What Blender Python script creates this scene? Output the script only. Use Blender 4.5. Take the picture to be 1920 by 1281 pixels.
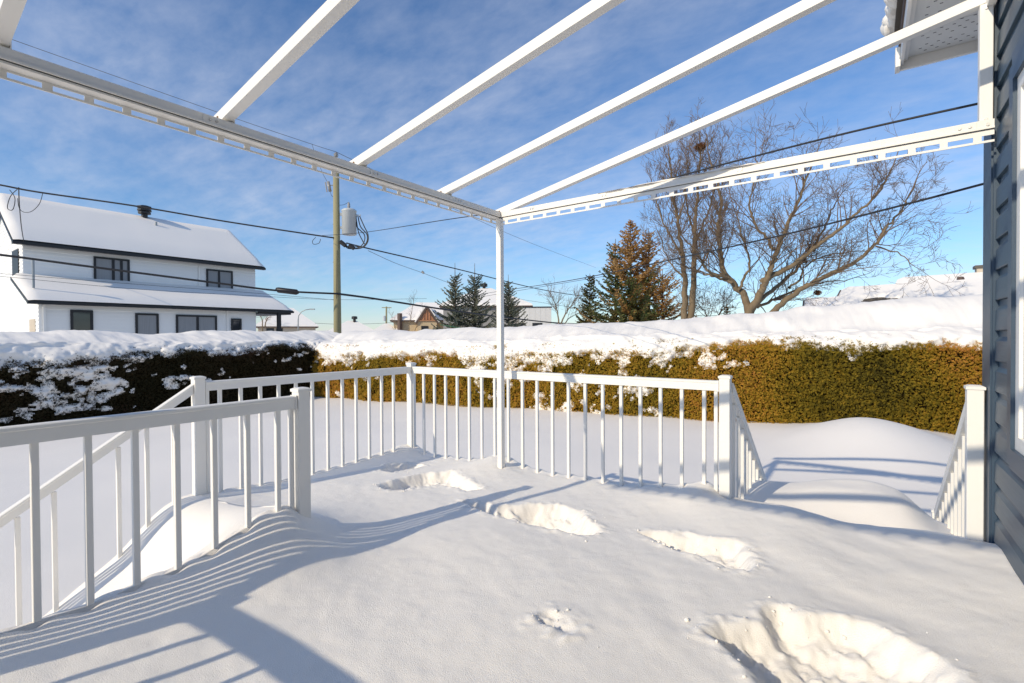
import bpy, math, random
import numpy as np
from mathutils import Vector, Matrix

for o in list(bpy.data.objects): bpy.data.objects.remove(o)
scene = bpy.context.scene
COL = scene.collection
R = math.radians

# ------------------------------------------------------------------ camera
# x: away from the blue house is negative, y: along the house wall, z: 0 is eye height
YAW, PITCH, ROLL, FPX = 0.6242, -0.0121, -0.0054, 920.98
fwd = np.array([-math.sin(YAW)*math.cos(PITCH), math.cos(YAW)*math.cos(PITCH), math.sin(PITCH)])
rgt = np.array([math.cos(YAW), math.sin(YAW), 0.0])
upv = np.cross(rgt, fwd)
rr = math.cos(ROLL)*rgt + math.sin(ROLL)*upv
uu = -math.sin(ROLL)*rgt + math.cos(ROLL)*upv
cam_d = bpy.data.cameras.new('camera'); cam = bpy.data.objects.new('camera', cam_d); COL.objects.link(cam)
M = Matrix(((rr[0], uu[0], -fwd[0], 0), (rr[1], uu[1], -fwd[1], 0), (rr[2], uu[2], -fwd[2], 0), (0, 0, 0, 1)))
cam.matrix_world = M
cam_d.sensor_width = 36; cam_d.lens = FPX/1920*36; cam_d.clip_start = 0.02; cam_d.clip_end = 3000
scene.camera = cam

# ------------------------------------------------------------------ sky and sun
SUN_AZ, SUN_EL = R(13.5), R(28)          # azimuth the light travels towards, from +y to +x
SUN_STRENGTH, SKY_STRENGTH, EXPOSURE = 3.3, 0.138, 0.13
w = bpy.data.worlds.new('World'); scene.world = w; w.use_nodes = True
nt = w.node_tree; nt.nodes.clear()
def N(tree, t, **kw):
    n = tree.nodes.new(t)
    for k, v in kw.items():
        if k.startswith('i_'):
            key = k[2:]; key = int(key) if key.isdigit() else key.replace('_', ' ')
            n.inputs[key].default_value = v
        else: setattr(n, k, v)
    return n
out = N(nt, 'ShaderNodeOutputWorld'); bg = N(nt, 'ShaderNodeBackground'); bg.inputs[1].default_value = SKY_STRENGTH
sky = N(nt, 'ShaderNodeTexSky', sky_type='NISHITA', sun_disc=False)
sky.sun_elevation = SUN_EL; sky.sun_rotation = math.pi + SUN_AZ
sky.altitude = 50; sky.air_density = 1.15; sky.dust_density = 0.0; sky.ozone_density = 8.0
tc = N(nt, 'ShaderNodeTexCoord'); sep = N(nt, 'ShaderNodeSeparateXYZ'); nt.links.new(tc.outputs['Generated'], sep.inputs[0])
den = N(nt, 'ShaderNodeMath', operation='ADD', i_1=0.22); nt.links.new(sep.outputs[2], den.inputs[0])
den2 = N(nt, 'ShaderNodeMath', operation='MAXIMUM', i_1=0.06); nt.links.new(den.outputs[0], den2.inputs[0])
dx = N(nt, 'ShaderNodeMath', operation='DIVIDE'); nt.links.new(sep.outputs[0], dx.inputs[0]); nt.links.new(den2.outputs[0], dx.inputs[1])
dy = N(nt, 'ShaderNodeMath', operation='DIVIDE'); nt.links.new(sep.outputs[1], dy.inputs[0]); nt.links.new(den2.outputs[0], dy.inputs[1])
cmb = N(nt, 'ShaderNodeCombineXYZ'); nt.links.new(dx.outputs[0], cmb.inputs[0]); nt.links.new(dy.outputs[0], cmb.inputs[1])
mp = N(nt, 'ShaderNodeMapping'); mp.inputs['Scale'].default_value = (1.0, 1.7, 1); mp.inputs['Location'].default_value = (5.56, -13.98, 0); mp.inputs['Rotation'].default_value = (0, 0, R(-25)); nt.links.new(cmb.outputs[0], mp.inputs[0])
n1 = N(nt, 'ShaderNodeTexNoise', i_Scale=7.0, i_Detail=10.0, i_Roughness=0.6, i_Distortion=0.12); nt.links.new(mp.outputs[0], n1.inputs['Vector'])
n2 = N(nt, 'ShaderNodeTexNoise', i_Scale=1.15, i_Detail=3.0, i_Roughness=0.5); nt.links.new(mp.outputs[0], n2.inputs['Vector'])
ml = N(nt, 'ShaderNodeMath', operation='MULTIPLY'); nt.links.new(n1.outputs[0], ml.inputs[0]); nt.links.new(n2.outputs[0], ml.inputs[1])
cr = N(nt, 'ShaderNodeMapRange', i_1=0.10, i_2=0.48, i_3=0.0, i_4=0.44); nt.links.new(ml.outputs[0], cr.inputs[0])
mixc = N(nt, 'ShaderNodeMixRGB'); nt.links.new(cr.outputs[0], mixc.inputs[0]); nt.links.new(sky.outputs[0], mixc.inputs[1]); mixc.inputs[2].default_value = (4.8, 5.1, 5.9, 1)
nt.links.new(mixc.outputs[0], bg.inputs[0]); nt.links.new(bg.outputs[0], out.inputs[0])
sd = bpy.data.lights.new('sun', 'SUN'); sd.energy = SUN_STRENGTH; sd.angle = R(0.53); sd.color = (1.0, 0.87, 0.66)
so = bpy.data.objects.new('sun', sd); COL.objects.link(so)
ldir = Vector((math.sin(SUN_AZ)*math.cos(SUN_EL), math.cos(SUN_AZ)*math.cos(SUN_EL), -math.sin(SUN_EL)))
so.rotation_euler = ldir.to_track_quat('-Z', 'Y').to_euler(); so.location = (-10, -30, 20)
vs = scene.view_settings; vs.view_transform = 'Standard'; vs.look = 'None'; vs.exposure = EXPOSURE; vs.gamma = 1; vs.use_curve_mapping = False
scene.render.engine = 'CYCLES'

# ------------------------------------------------------------------ helpers
def ray(x, y): return fwd + rr*(x-960)/FPX + uu*(640.5-y)/FPX
def at(x, y, D): return ray(x, y)*D
def onX(x, y, X): d = ray(x, y); return d*(X/d[0])
def onY(x, y, Y): d = ray(x, y); return d*(Y/d[1])

def setp(o, label=None, cat=None, group=None, kind=None):
    if label: o['label'] = label
    if cat: o['category'] = cat
    if group: o['group'] = group
    if kind: o['kind'] = kind
    return o
def empty(name, loc, label, cat, group=None):
    o = bpy.data.objects.new(name, None); o.location = loc; o.empty_display_size = 0.1; COL.objects.link(o)
    return setp(o, label, cat, group)
def link(name, me, mat=None, parent=None, loc=None):
    o = bpy.data.objects.new(name, me); COL.objects.link(o)
    if mat is not None and not me.materials: me.materials.append(mat)
    if parent is not None:
        o.parent = parent
        base = Vector(parent.location)
        pp = parent.parent
        while pp is not None: base += Vector(pp.location); pp = pp.parent
        o.location = (Vector(loc) if loc is not None else Vector((0, 0, 0))) - base
    elif loc is not None: o.location = loc
    return o
def np_mesh(name, V, F, smooth=False):
    V = np.asarray(V, dtype=np.float32); F = np.asarray(F, dtype=np.int32); k = F.shape[1]
    me = bpy.data.meshes.new(name)
    me.vertices.add(len(V)); me.vertices.foreach_set('co', V.ravel())
    me.loops.add(F.size); me.loops.foreach_set('vertex_index', F.ravel())
    me.polygons.add(len(F)); me.polygons.foreach_set('loop_start', np.arange(0, F.size, k, dtype=np.int32))
    me.polygons.foreach_set('loop_total', np.full(len(F), k, dtype=np.int32))
    if smooth: me.polygons.foreach_set('use_smooth', np.ones(len(F), dtype=bool))
    me.update(calc_edges=True); me.validate()
    return me
class MB:
    def __init__(s): s.v = []; s.f = []; s.sm = False
    def add(s, v, f):
        b = len(s.v); s.v += [tuple(float(t) for t in p) for p in v]; s.f += [tuple(i+b for i in q) for q in f]; return s
    def box(s, x0, x1, y0, y1, z0, z1):
        x0, x1 = min(x0, x1), max(x0, x1); y0, y1 = min(y0, y1), max(y0, y1); z0, z1 = min(z0, z1), max(z0, z1)
        return s.add([(x0,y0,z0),(x1,y0,z0),(x1,y1,z0),(x0,y1,z0),(x0,y0,z1),(x1,y0,z1),(x1,y1,z1),(x0,y1,z1)],
                     [(0,3,2,1),(4,5,6,7),(0,1,5,4),(1,2,6,5),(2,3,7,6),(3,0,4,7)])
    def cbox(s, c, sx, sy, sz): return s.box(c[0]-sx/2, c[0]+sx/2, c[1]-sy/2, c[1]+sy/2, c[2]-sz/2, c[2]+sz/2)
    def bbox(s, x0, x1, y0, y1, z0, z1, b=0.002):
        # box with bevelled vertical edges and small top chamfer
        pl = [(x0+b,y0),(x1-b,y0),(x1,y0+b),(x1,y1-b),(x1-b,y1),(x0+b,y1),(x0,y1-b),(x0,y0+b)]
        ins = [(x0+2*b,y0+b),(x1-2*b,y0+b),(x1-b,y0+2*b),(x1-b,y1-2*b),(x1-2*b,y1-b),(x0+2*b,y1-b),(x0+b,y1-2*b),(x0+b,y0+2*b)]
        v = [(p[0],p[1],z0) for p in pl]+[(p[0],p[1],z1-b) for p in pl]+[(p[0],p[1],z1) for p in ins]
        f = [tuple(range(7,-1,-1)), tuple(range(16,24))]
        for k in (0, 8): f += [(k+i, k+(i+1)%8, k+8+(i+1)%8, k+8+i) for i in range(8)]
        return s.add(v, f)
    def bar(s, p, q, wd, h, up=(0,0,1)):
        p = Vector(p); q = Vector(q); d = (q-p).normalized(); u = Vector(up); sd = d.cross(u).normalized(); u2 = sd.cross(d)
        v = []
        for c in (p, q):
            for a, b in ((-1,-1),(1,-1),(1,1),(-1,1)): v.append(c + sd*a*wd/2 + u2*b*h/2)
        return s.add(v, [(0,3,2,1),(4,5,6,7),(0,1,5,4),(1,2,6,5),(2,3,7,6),(3,0,4,7)][:0] + [(0,1,2,3),(7,6,5,4),(1,0,4,5),(2,1,5,6),(3,2,6,7),(0,3,7,4)])
    def tube(s, pts, rad, n=6, cap=True):
        pts = [Vector(p) for p in pts]; m = len(pts)
        if not hasattr(rad, '__len__'): rad = [rad]*m
        rings = []; ref = None
        for i in range(m):
            d = (pts[min(i+1,m-1)]-pts[max(i-1,0)]).normalized()
            if ref is None: ref = Vector((0,0,1)) if abs(d.z) < .9 else Vector((1,0,0))
            a = d.cross(ref); 
            if a.length < 1e-4: a = d.orthogonal()
            a.normalize(); b = d.cross(a); ref = a.cross(d)
            rings.append([pts[i]+(a*math.cos(2*math.pi*k/n)+b*math.sin(2*math.pi*k/n))*rad[i] for k in range(n)])
        v = [p for r_ in rings for p in r_]; f = []
        for i in range(m-1):
            for k in range(n): f.append((i*n+k, i*n+(k+1)%n, (i+1)*n+(k+1)%n, (i+1)*n+k))
        if cap: f += [tuple(range(n-1,-1,-1)), tuple(range((m-1)*n, m*n))]
        return s.add(v, f)
    def lathe(s, c, prof, n=16):
        v = []; f = []
        for r_, z in prof:
            for k in range(n): v.append((c[0]+r_*math.cos(2*math.pi*k/n), c[1]+r_*math.sin(2*math.pi*k/n), c[2]+z))
        for i in range(len(prof)-1):
            for k in range(n): f.append((i*n+k, i*n+(k+1)%n, (i+1)*n+(k+1)%n, (i+1)*n+k))
        f += [tuple(range(n-1,-1,-1)), tuple(range((len(prof)-1)*n, len(prof)*n))]
        return s.add(v, f)
    def poly(s, pts): return s.add(pts, [tuple(range(len(pts)))])
    def prism(s, pts, off):
        n = len(pts); o = np.array(off); P = [np.array(p, float) for p in pts]
        return s.add(P+[p+o for p in P], [tuple(range(n-1,-1,-1)), tuple(range(n, 2*n))]+[(i,(i+1)%n,n+(i+1)%n,n+i) for i in range(n)])
    def build(s, name, mat, parent=None, smooth=False, loc=None):
        me = bpy.data.meshes.new(name); me.from_pydata(s.v, [], s.f)
        if loc is not None: me.transform(Matrix.Translation(-Vector(loc)))
        if smooth: me.polygons.foreach_set('use_smooth', [True]*len(me.polygons))
        me.update()
        return link(name, me, mat, parent, loc)

# numpy value noise -----------------------------------------------------------
def _h(ix, iy, seed):
    n = (ix.astype(np.int64)*374761393 + iy.astype(np.int64)*668265263 + seed*982451653) & 0xffffffff
    n = ((n ^ (n >> 13))*1274126177) & 0xffffffff
    return ((n ^ (n >> 16)) & 0xffff)/65535.0
def vnoise(x, y, seed=0):
    ix = np.floor(x); iy = np.floor(y); fx = x-ix; fy = y-iy
    fx = fx*fx*fx*(fx*(fx*6-15)+10); fy = fy*fy*fy*(fy*(fy*6-15)+10)
    a = _h(ix,iy,seed); b = _h(ix+1,iy,seed); c = _h(ix,iy+1,seed); d = _h(ix+1,iy+1,seed)
    return (a*(1-fx)+b*fx)*(1-fy)+(c*(1-fx)+d*fx)*fy
def fbm(x, y, seed=0, oct=4, gain=.5):
    s = 0; a = 1; t = 0
    for k in range(oct):
        s = s + a*vnoise(x*2**k+17.3*k, y*2**k-9.1*k, seed+k); t += a; a *= gain
    return s/t*2-1
def sstep(a, b, x): t = np.clip((x-a)/(b-a), 0, 1); return t*t*(3-2*t)

# ------------------------------------------------------------------ materials
def mat_new(name):
    m = bpy.data.materials.new(name); m.use_nodes = True; t = m.node_tree; b = t.nodes['Principled BSDF']; return m, t, b
def plain(name, col, rough=.5, metal=0.0, var=0.06, scale=8.0, bump=0.0, bscale=60.0, spec=None, stretch=None):
    m, t, b = mat_new(name)
    c = N(t, 'ShaderNodeTexCoord'); src = c.outputs['Object']
    if stretch:
        mm = N(t, 'ShaderNodeMapping'); mm.inputs['Scale'].default_value = stretch; t.links.new(src, mm.inputs[0]); src = mm.outputs[0]
    n = N(t, 'ShaderNodeTexNoise', i_Scale=scale, i_Detail=5.0, i_Roughness=.6); t.links.new(src, n.inputs['Vector'])
    r = N(t, 'ShaderNodeMixRGB'); r.inputs[1].default_value = tuple(max(0, x*(1-var)) for x in col)+(1,); r.inputs[2].default_value = tuple(min(1, x*(1+var)) for x in col)+(1,)
    t.links.new(n.outputs[0], r.inputs[0]); t.links.new(r.outputs[0], b.inputs['Base Color'])
    b.inputs['Roughness'].default_value = rough; b.inputs['Metallic'].default_value = metal
    if spec is not None: b.inputs['Specular IOR Level'].default_value = spec
    if bump:
        n3 = N(t, 'ShaderNodeTexNoise', i_Scale=bscale, i_Detail=3.0); t.links.new(src, n3.inputs['Vector'])
        bp = N(t, 'ShaderNodeBump', i_Strength=bump, i_Distance=.01); t.links.new(n3.outputs[0], bp.inputs['Height']); t.links.new(bp.outputs[0], b.inputs['Normal'])
    return m
def snow_mat(name, s1, s2, strength, dist, sss=0.0):
    m, t, b = mat_new(name)
    c = N(t, 'ShaderNodeTexCoord')
    n = N(t, 'ShaderNodeTexNoise', i_Scale=s1, i_Detail=8.0, i_Roughness=.65); t.links.new(c.outputs['Object'], n.inputs['Vector'])
    n2_ = N(t, 'ShaderNodeTexNoise', i_Scale=s2, i_Detail=3.0); t.links.new(c.outputs['Object'], n2_.inputs['Vector'])
    ad = N(t, 'ShaderNodeMath', operation='MULTIPLY_ADD', i_1=1.0); t.links.new(n2_.outputs[0], ad.inputs[0]); t.links.new(n.outputs[0], ad.inputs[2])
    bp = N(t, 'ShaderNodeBump', i_Strength=strength, i_Distance=dist); t.links.new(ad.outputs[0], bp.inputs['Height']); t.links.new(bp.outputs[0], b.inputs['Normal'])
    b.inputs['Base Color'].default_value = (.92, .875, .81, 1); b.inputs['Roughness'].default_value = .75
    b.inputs['Subsurface Weight'].default_value = sss; b.inputs['Subsurface Radius'].default_value = (1, .95, .9); b.inputs['Subsurface Scale'].default_value = .010
    b.inputs['Specular IOR Level'].default_value = .25
    return m
SNOW = snow_mat('snow', 14, 300, .30, .010)
DECK_SNOW = snow_mat('deck_snow', 14, 320, .34, .010, .35)
SNOW_FAR = snow_mat('snow_far', 1.2, 20, .22, .04)
WHITE = plain('white_aluminium', (.84, .82, .775), .5, var=.03, scale=5)
WHITE2 = plain('white_extrusion', (.84, .815, .765), .5, var=.05, scale=9)
STEEL = plain('bolt_steel', (.5, .5, .5), .35, .9)
RUST = plain('rusty_screw', (.22, .12, .06), .6, .3)
BLACK = plain('black_rubber', (.012, .012, .014), .5)
BLUE = plain('blue_vinyl_siding', (.048, .084, .122), .42, var=.12, scale=14, bump=.12, bscale=90, stretch=(1, .06, 1))
BLUETRIM = plain('blue_trim', (.045, .075, .115), .4, var=.08)
DECKWOOD = plain('deck_wood', (.22, .19, .16), .7, var=.2, stretch=(1, .1, 1))
CEDAR_IN = plain('hedge_inner_shade', (.014, .010, .004), 1.0, spec=0.0)
BLACKTRIM = plain('black_trim', (.012, .012, .014), .45)
BARK = plain('bark', (.20, .145, .085), .85, var=.35, scale=6, bump=.6, bscale=22, stretch=(1, 1, .3))
TWIG = plain('twig', (.17, .115, .075), .8, var=.25, scale=3)
GREYBARK = plain('grey_bark', (.13, .10, .075), .9, var=.3, scale=7, bump=.5, bscale=24)
POLEWOOD = plain('pole_wood', (.30, .27, .15), .8, var=.22, scale=7, bump=.5, bscale=40, stretch=(3, 3, .12))
GREYPAINT = plain('transformer_paint', (.50, .52, .52), .4, var=.05)
PORC = plain('porcelain', (.30, .29, .28), .25)
CABLE = plain('cable', (.02, .02, .022), .6)
ALUWIRE = plain('aluminium_wire', (.16, .16, .16), .5, .4)
LEADDARK = plain('slate', (.10, .085, .07), .7, var=.4, scale=3)
BRICK_TAN = plain('tan_brick', (.56, .44, .28), .85, var=.15, scale=5)
STONE_TAN = plain('tan_stone', (.50, .43, .34), .85, var=.2, scale=3)
GREY_STUCCO = plain('grey_stucco', (.27, .26, .25), .85, var=.05)
PALE_PANEL = plain('pale_panel', (.62, .61, .59), .6, var=.03)
TIMBER = plain('orange_timber', (.42, .20, .10), .7, var=.2)
BROWN = plain('brown_trim', (.10, .065, .05), .6)
LAMP = plain('galvanised', (.30, .32, .33), .5, .6)
CURTAIN_REFLECT = plain('curtain_reflect', (.28, .29, .30), .9, var=.25, scale=4, stretch=(1, 8, .2))  # curtain cloth, its grey also standing for sky and snow reflected in panes
NEST = plain('dry_leaves', (.20, .085, .03), .9, var=.5, scale=9)
GREENROPE = plain('green_cord', (.03, .14, .07), .6)
SHADOWGAP = plain('dark_gap', (.03, .03, .03), .7)
GLASSD = plain('window_glass', (.03, .035, .04), .04, var=.1, spec=.8)
SOFFIT = plain('soffit_vinyl', (.72, .72, .69), .5, var=.03)

LAPW = plain('white_lap_siding', (.84, .835, .81), .55, var=.03, scale=1.5)
def foliage(name, cols, s1, s2, rough=.75, transl=.25):
    m, t, b = mat_new(name)
    c = N(t, 'ShaderNodeTexCoord')
    a = N(t, 'ShaderNodeTexNoise', i_Scale=s1, i_Detail=3.0); t.links.new(c.outputs['Object'], a.inputs['Vector'])
    d = N(t, 'ShaderNodeTexNoise', i_Scale=s2, i_Detail=2.0); t.links.new(c.outputs['Object'], d.inputs['Vector'])
    mx = N(t, 'ShaderNodeMath', operation='MULTIPLY_ADD', i_1=.75); t.links.new(d.outputs[0], mx.inputs[0])
    sc = N(t, 'ShaderNodeMath', operation='MULTIPLY', i_1=.75); t.links.new(a.outputs[0], sc.inputs[0]); t.links.new(sc.outputs[0], mx.inputs[2])
    cr_ = N(t, 'ShaderNodeValToRGB'); e = cr_.color_ramp.elements
    e[0].position = .48; e[0].color = cols[0]+(1,); e[1].position = 1.0; e[1].color = cols[-1]+(1,)
    for k, cc in enumerate(cols[1:-1]):
        q = e.new(.48+.52*(k+1)/(len(cols)-1)); q.color = cc+(1,)
    t.links.new(mx.outputs[0], cr_.inputs[0]); t.links.new(cr_.outputs[0], b.inputs['Base Color'])
    b.inputs['Roughness'].default_value = rough; b.inputs['Specular IOR Level'].default_value = .2
    tr = N(t, 'ShaderNodeBsdfTranslucent'); t.links.new(cr_.outputs[0], tr.inputs[0])
    ms = N(t, 'ShaderNodeMixShader', i_0=transl); t.links.new(b.outputs[0], ms.inputs[1]); t.links.new(tr.outputs[0], ms.inputs[2])
    t.links.new(ms.outputs[0], t.nodes['Material Output'].inputs[0])
    return m
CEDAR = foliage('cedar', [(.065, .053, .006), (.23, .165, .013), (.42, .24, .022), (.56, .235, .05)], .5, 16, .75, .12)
CEDAR_SHADED = foliage('shaded_cedar', [(.016, .016, .006), (.032, .028, .010), (.05, .034, .014), (.07, .032, .02)], 1.1, 22)  # left hedge's shade painted into a darker copy of the cedar colour
SPRUCE_BLUE = foliage('blue_spruce', [(.07, .10, .095), (.15, .185, .16), (.27, .265, .175), (.36, .33, .21)], .9, 9)
SPRUCE_GREEN = foliage('green_spruce', [(.045, .07, .026), (.10, .135, .045), (.18, .17, .06), (.28, .18, .07)], .8, 8)
SPRUCE_RUST = foliage('rust_needles', [(.30, .15, .045), (.48, .26, .08), (.56, .34, .13), (.48, .36, .20)], .9, 9)
SPRUCE_DARK = foliage('dark_spruce', [(.055, .05, .018), (.10, .09, .03), (.16, .12, .045)], .9, 9)

rng = np.random.default_rng(7); rnd = random.Random(11)

# ------------------------------------------------------------------ ground (snow-covered yard, one sheet to the horizon)
def axis(lo, hi, step, far, grow=1.22):
    a = list(np.arange(lo, hi+step/2, step)); s_ = step; x = a[-1]
    while x < far: s_ *= grow; x += s_; a.append(x)
    s_ = step; x = a[0]; b = []
    while x > -far: s_ *= grow; x -= s_; b.append(x)
    return np.array(b[::-1]+a)
def yard_z(X, Y):
    z = -1.75 + .05*fbm(X*.25, Y*.25, 3, 3) + .02*fbm(X*1.1, Y*.7, 9, 3)
    z = z + .45*np.exp(-(((X-.05)/1.0)**2+((Y-9.3)/1.4)**2)) - .12*sstep(.6, 2.0, X)*sstep(6, 8, Y)*(1-sstep(12, 16, Y))
    far = sstep(14, 60, np.hypot(X, Y))
    return z + far*(.35*fbm(X*.03, Y*.03, 21, 3))
xs = axis(-14.5, 4.0, .12, 1400); ys = axis(-4.0, 13.0, .12, 1400)
GX, GY = np.meshgrid(xs, ys, indexing='ij'); GZ = yard_z(GX, GY)
nx, ny = len(xs), len(ys)
idx = np.arange(nx*ny).reshape(nx, ny)
Fq = np.stack([idx[:-1,:-1], idx[1:,:-1], idx[1:,1:], idx[:-1,1:]], -1).reshape(-1, 4)
g = link('ground', np_mesh('ground', np.stack([GX, GY, GZ], -1).reshape(-1, 3), Fq, True), SNOW)
setp(g, 'snow-covered back yard and land reaching to the horizon', 'ground', kind='structure')

# ------------------------------------------------------------------ deck under the snow
FLOOR = -1.27
deck = empty('deck', (-1.2, 1.2, -2.3), 'raised wooden deck buried under deep snow beside the blue house', 'deck')
deck['kind'] = 'structure'
k = 0
for y in np.arange(-.48, 2.98, .146):
    x0 = -2.12 if y < 1.2 else -3.26
    MB().box(x0, .43, y, y+.138, FLOOR-.03, FLOOR).build('deck_board', DECKWOOD, deck)
MB().box(-2.15, -2.115, -.5, 1.2, -1.55, FLOOR).build('fascia_board', DECKWOOD, deck)
MB().box(-3.29, -3.255, 1.2, 3.0, -1.55, FLOOR).build('fascia_board', DECKWOOD, deck)
MB().box(-3.25, .43, 3.0, 3.03, -1.55, FLOOR).build('fascia_board', DECKWOOD, deck)
for x, y in ((-3.2, 1.3), (-3.2, 2.9), (-1.5, 2.9), (.2, 2.9), (-2.05, 0), (-2.05, 1.2), (-.8, 0), (-.8, 1.3)):
    MB().box(x-.045, x+.045, y-.045, y+.045, -2.3, FLOOR-.03).build('support_post', DECKWOOD, deck)
for i in range(4):   # steps under the snow
    z = FLOOR-.19*(i+1)
    MB().box(-3.15, -2.15, 1.2-.28*(i+1), 1.2-.28*i, z-.04, z).build('step', DECKWOOD, deck)
    MB().box(-.58, .34, 3.03+.28*i, 3.03+.28*(i+1), z-.04, z).build('step', DECKWOOD, deck)

# ------------------------------------------------------------------ snow lying on the deck and both flights of steps
ctrl = [(-2.08,.0,-.885),(-2.08,.36,-.886),(-2.08,.49,-.889),(-2.08,.62,-.876),(-2.08,.74,-.869),(-2.08,.87,-.841),(-2.08,1.0,-.791),(-2.08,1.13,-.752),(-2.08,1.2,-.772),(-2.08,1.27,-.823),
 (-1.9,1.05,-.86),(-1.9,1.3,-.90),(-1.9,.6,-.91),(-2.2,1.5,-.915),(-2.6,1.4,-.92),(-1.6,.3,-.93),(-1.6,-.4,-.93),(-2.08,-.4,-.89),
 (-3.21,1.29,-.933),(-3.21,2.01,-.985),(-3.21,2.39,-.975),(-3.21,2.63,-.97),(-3.21,2.75,-.966),(-3.23,2.9,-.945),(-3.2,2.96,-.96),
 (-3.06,2.96,-1.004),(-2.8,2.96,-1.004),(-2.55,2.96,-.985),(-2.43,2.96,-.963),(-2.3,2.96,-.908),(-2.19,2.96,-.93),(-2.04,2.96,-.967),(-1.79,2.96,-.982),(-1.54,2.96,-.968),(-1.28,2.96,-.96),(-1.02,2.96,-.928),(-.89,2.96,-.912),(-.756,2.96,-.861),(-.65,2.96,-.92),
 (-.33,2.98,-.927),(-.14,2.98,-.957),(.04,2.98,-.958),(.26,2.98,-.934),(.40,2.98,-.930),(.44,2.79,-.885),(.44,2.5,-.872),(.44,2.37,-.87),(.44,1.8,-.88),(.44,.8,-.90),(.44,-.4,-.9),
 (-1.2,2.5,-.955),(-2.3,2.4,-.965),(-2.7,2.0,-.96),(-1.5,1.7,-.935),(-1.0,1.3,-.93),(-.5,1.9,-.925),(.1,2.2,-.915),(-.2,1.3,-.92),(-.6,.5,-.93),(.1,.3,-.92),(-1.1,-.2,-.93),(-.8,2.6,-.94),(0.0,2.65,-.92),(-.3,2.85,-.90)]
C = np.array(ctrl)
def tps(d): return np.where(d > 0, d*d*np.log(np.maximum(d, 1e-9)), 0)
nC = len(C); D2 = np.hypot(C[:,None,0]-C[None,:,0], C[:,None,1]-C[None,:,1])
A_ = np.zeros((nC+3, nC+3)); A_[:nC,:nC] = tps(D2)+np.eye(nC)*2e-4; A_[:nC,nC] = 1; A_[:nC,nC+1:] = C[:,:2]; A_[nC,:nC] = 1; A_[nC+1:,:nC] = C[:,:2].T
sol = np.linalg.solve(A_, np.concatenate([C[:,2], [0,0,0]]))
def deck_base(X, Y):
    z = sol[nC]+sol[nC+1]*X+sol[nC+2]*Y
    for i in range(nC): z = z+sol[i]*tps(np.hypot(X-C[i,0], Y-C[i,1]))
    return z
prints = {
 'A': (.06, [(-2.9,2.35),(-2.98,2.53),(-2.9,2.65),(-2.77,2.67),(-2.74,2.51),(-2.77,2.36)]),
 'B': (.085, [(-2.53,2.05),(-2.57,2.2),(-2.54,2.43),(-2.39,2.57),(-2.24,2.51),(-1.97,2.41),(-2.01,2.32),(-2.22,2.31),(-2.31,2.21),(-2.35,2.06),(-2.45,2.02)]),
 'C': (.10, [(-1.89,2.12),(-1.79,2.18),(-1.66,2.17),(-1.55,2.3),(-1.43,2.39),(-1.21,2.33),(-1.14,2.25),(-1.03,2.16),(-1.05,2.09),(-1.11,2.05),(-1.34,2.04),(-1.48,2.05),(-1.6,2.06)]),
 'D': (.09, [(-.88,2.26),(-.83,2.3),(-.67,2.34),(-.6,2.33),(-.5,2.34),(-.43,2.32),(-.34,2.15),(-.37,2.08),(-.45,2.07),(-.56,2.11),(-.71,2.16),(-.82,2.22)]),
 'E': (.03, [(-.88,1.34),(-.86,1.4),(-.8,1.4),(-.73,1.36),(-.75,1.33),(-.81,1.32),(-.85,1.32)]),
 'F': (.10, [(-.41,1.56),(-.38,1.64),(-.26,1.72),(-.27,1.81),(-.24,1.86),(-.17,1.84),(-.06,1.89),(.02,1.9),(.1,1.85),(.17,1.79),(.19,1.7),(.16,1.48),(-.02,1.35),(-.19,1.37),(-.26,1.46),(-.31,1.5)])}
def sdist(X, Y, P):
    d = np.full(X.shape, 9.0); inside = np.zeros(X.shape, bool); n = len(P)
    for i in range(n):
        ax, ay = P[i]; bx, by = P[(i+1)%n]; ex, ey = bx-ax, by-ay
        t = np.clip(((X-ax)*ex+(Y-ay)*ey)/(ex*ex+ey*ey), 0, 1)
        d = np.minimum(d, np.hypot(X-ax-t*ex, Y-ay-t*ey))
        c = ((ay > Y) != (by > Y)) & (X < (bx-ax)*(Y-ay)/(by-ay+1e-12)+ax)
        inside ^= c
    return np.where(inside, d, -d)
WELLS = [(-2.08, .3635+.1284*i) for i in range(-5, 7)]+[(-3.21, 1.3903+.1239*i) for i in range(12)]+[(-3.1957+.12817*i, 2.963) for i in range(20)]+[(-2.132, 2.818), (-2.08, 1.246)]
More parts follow.
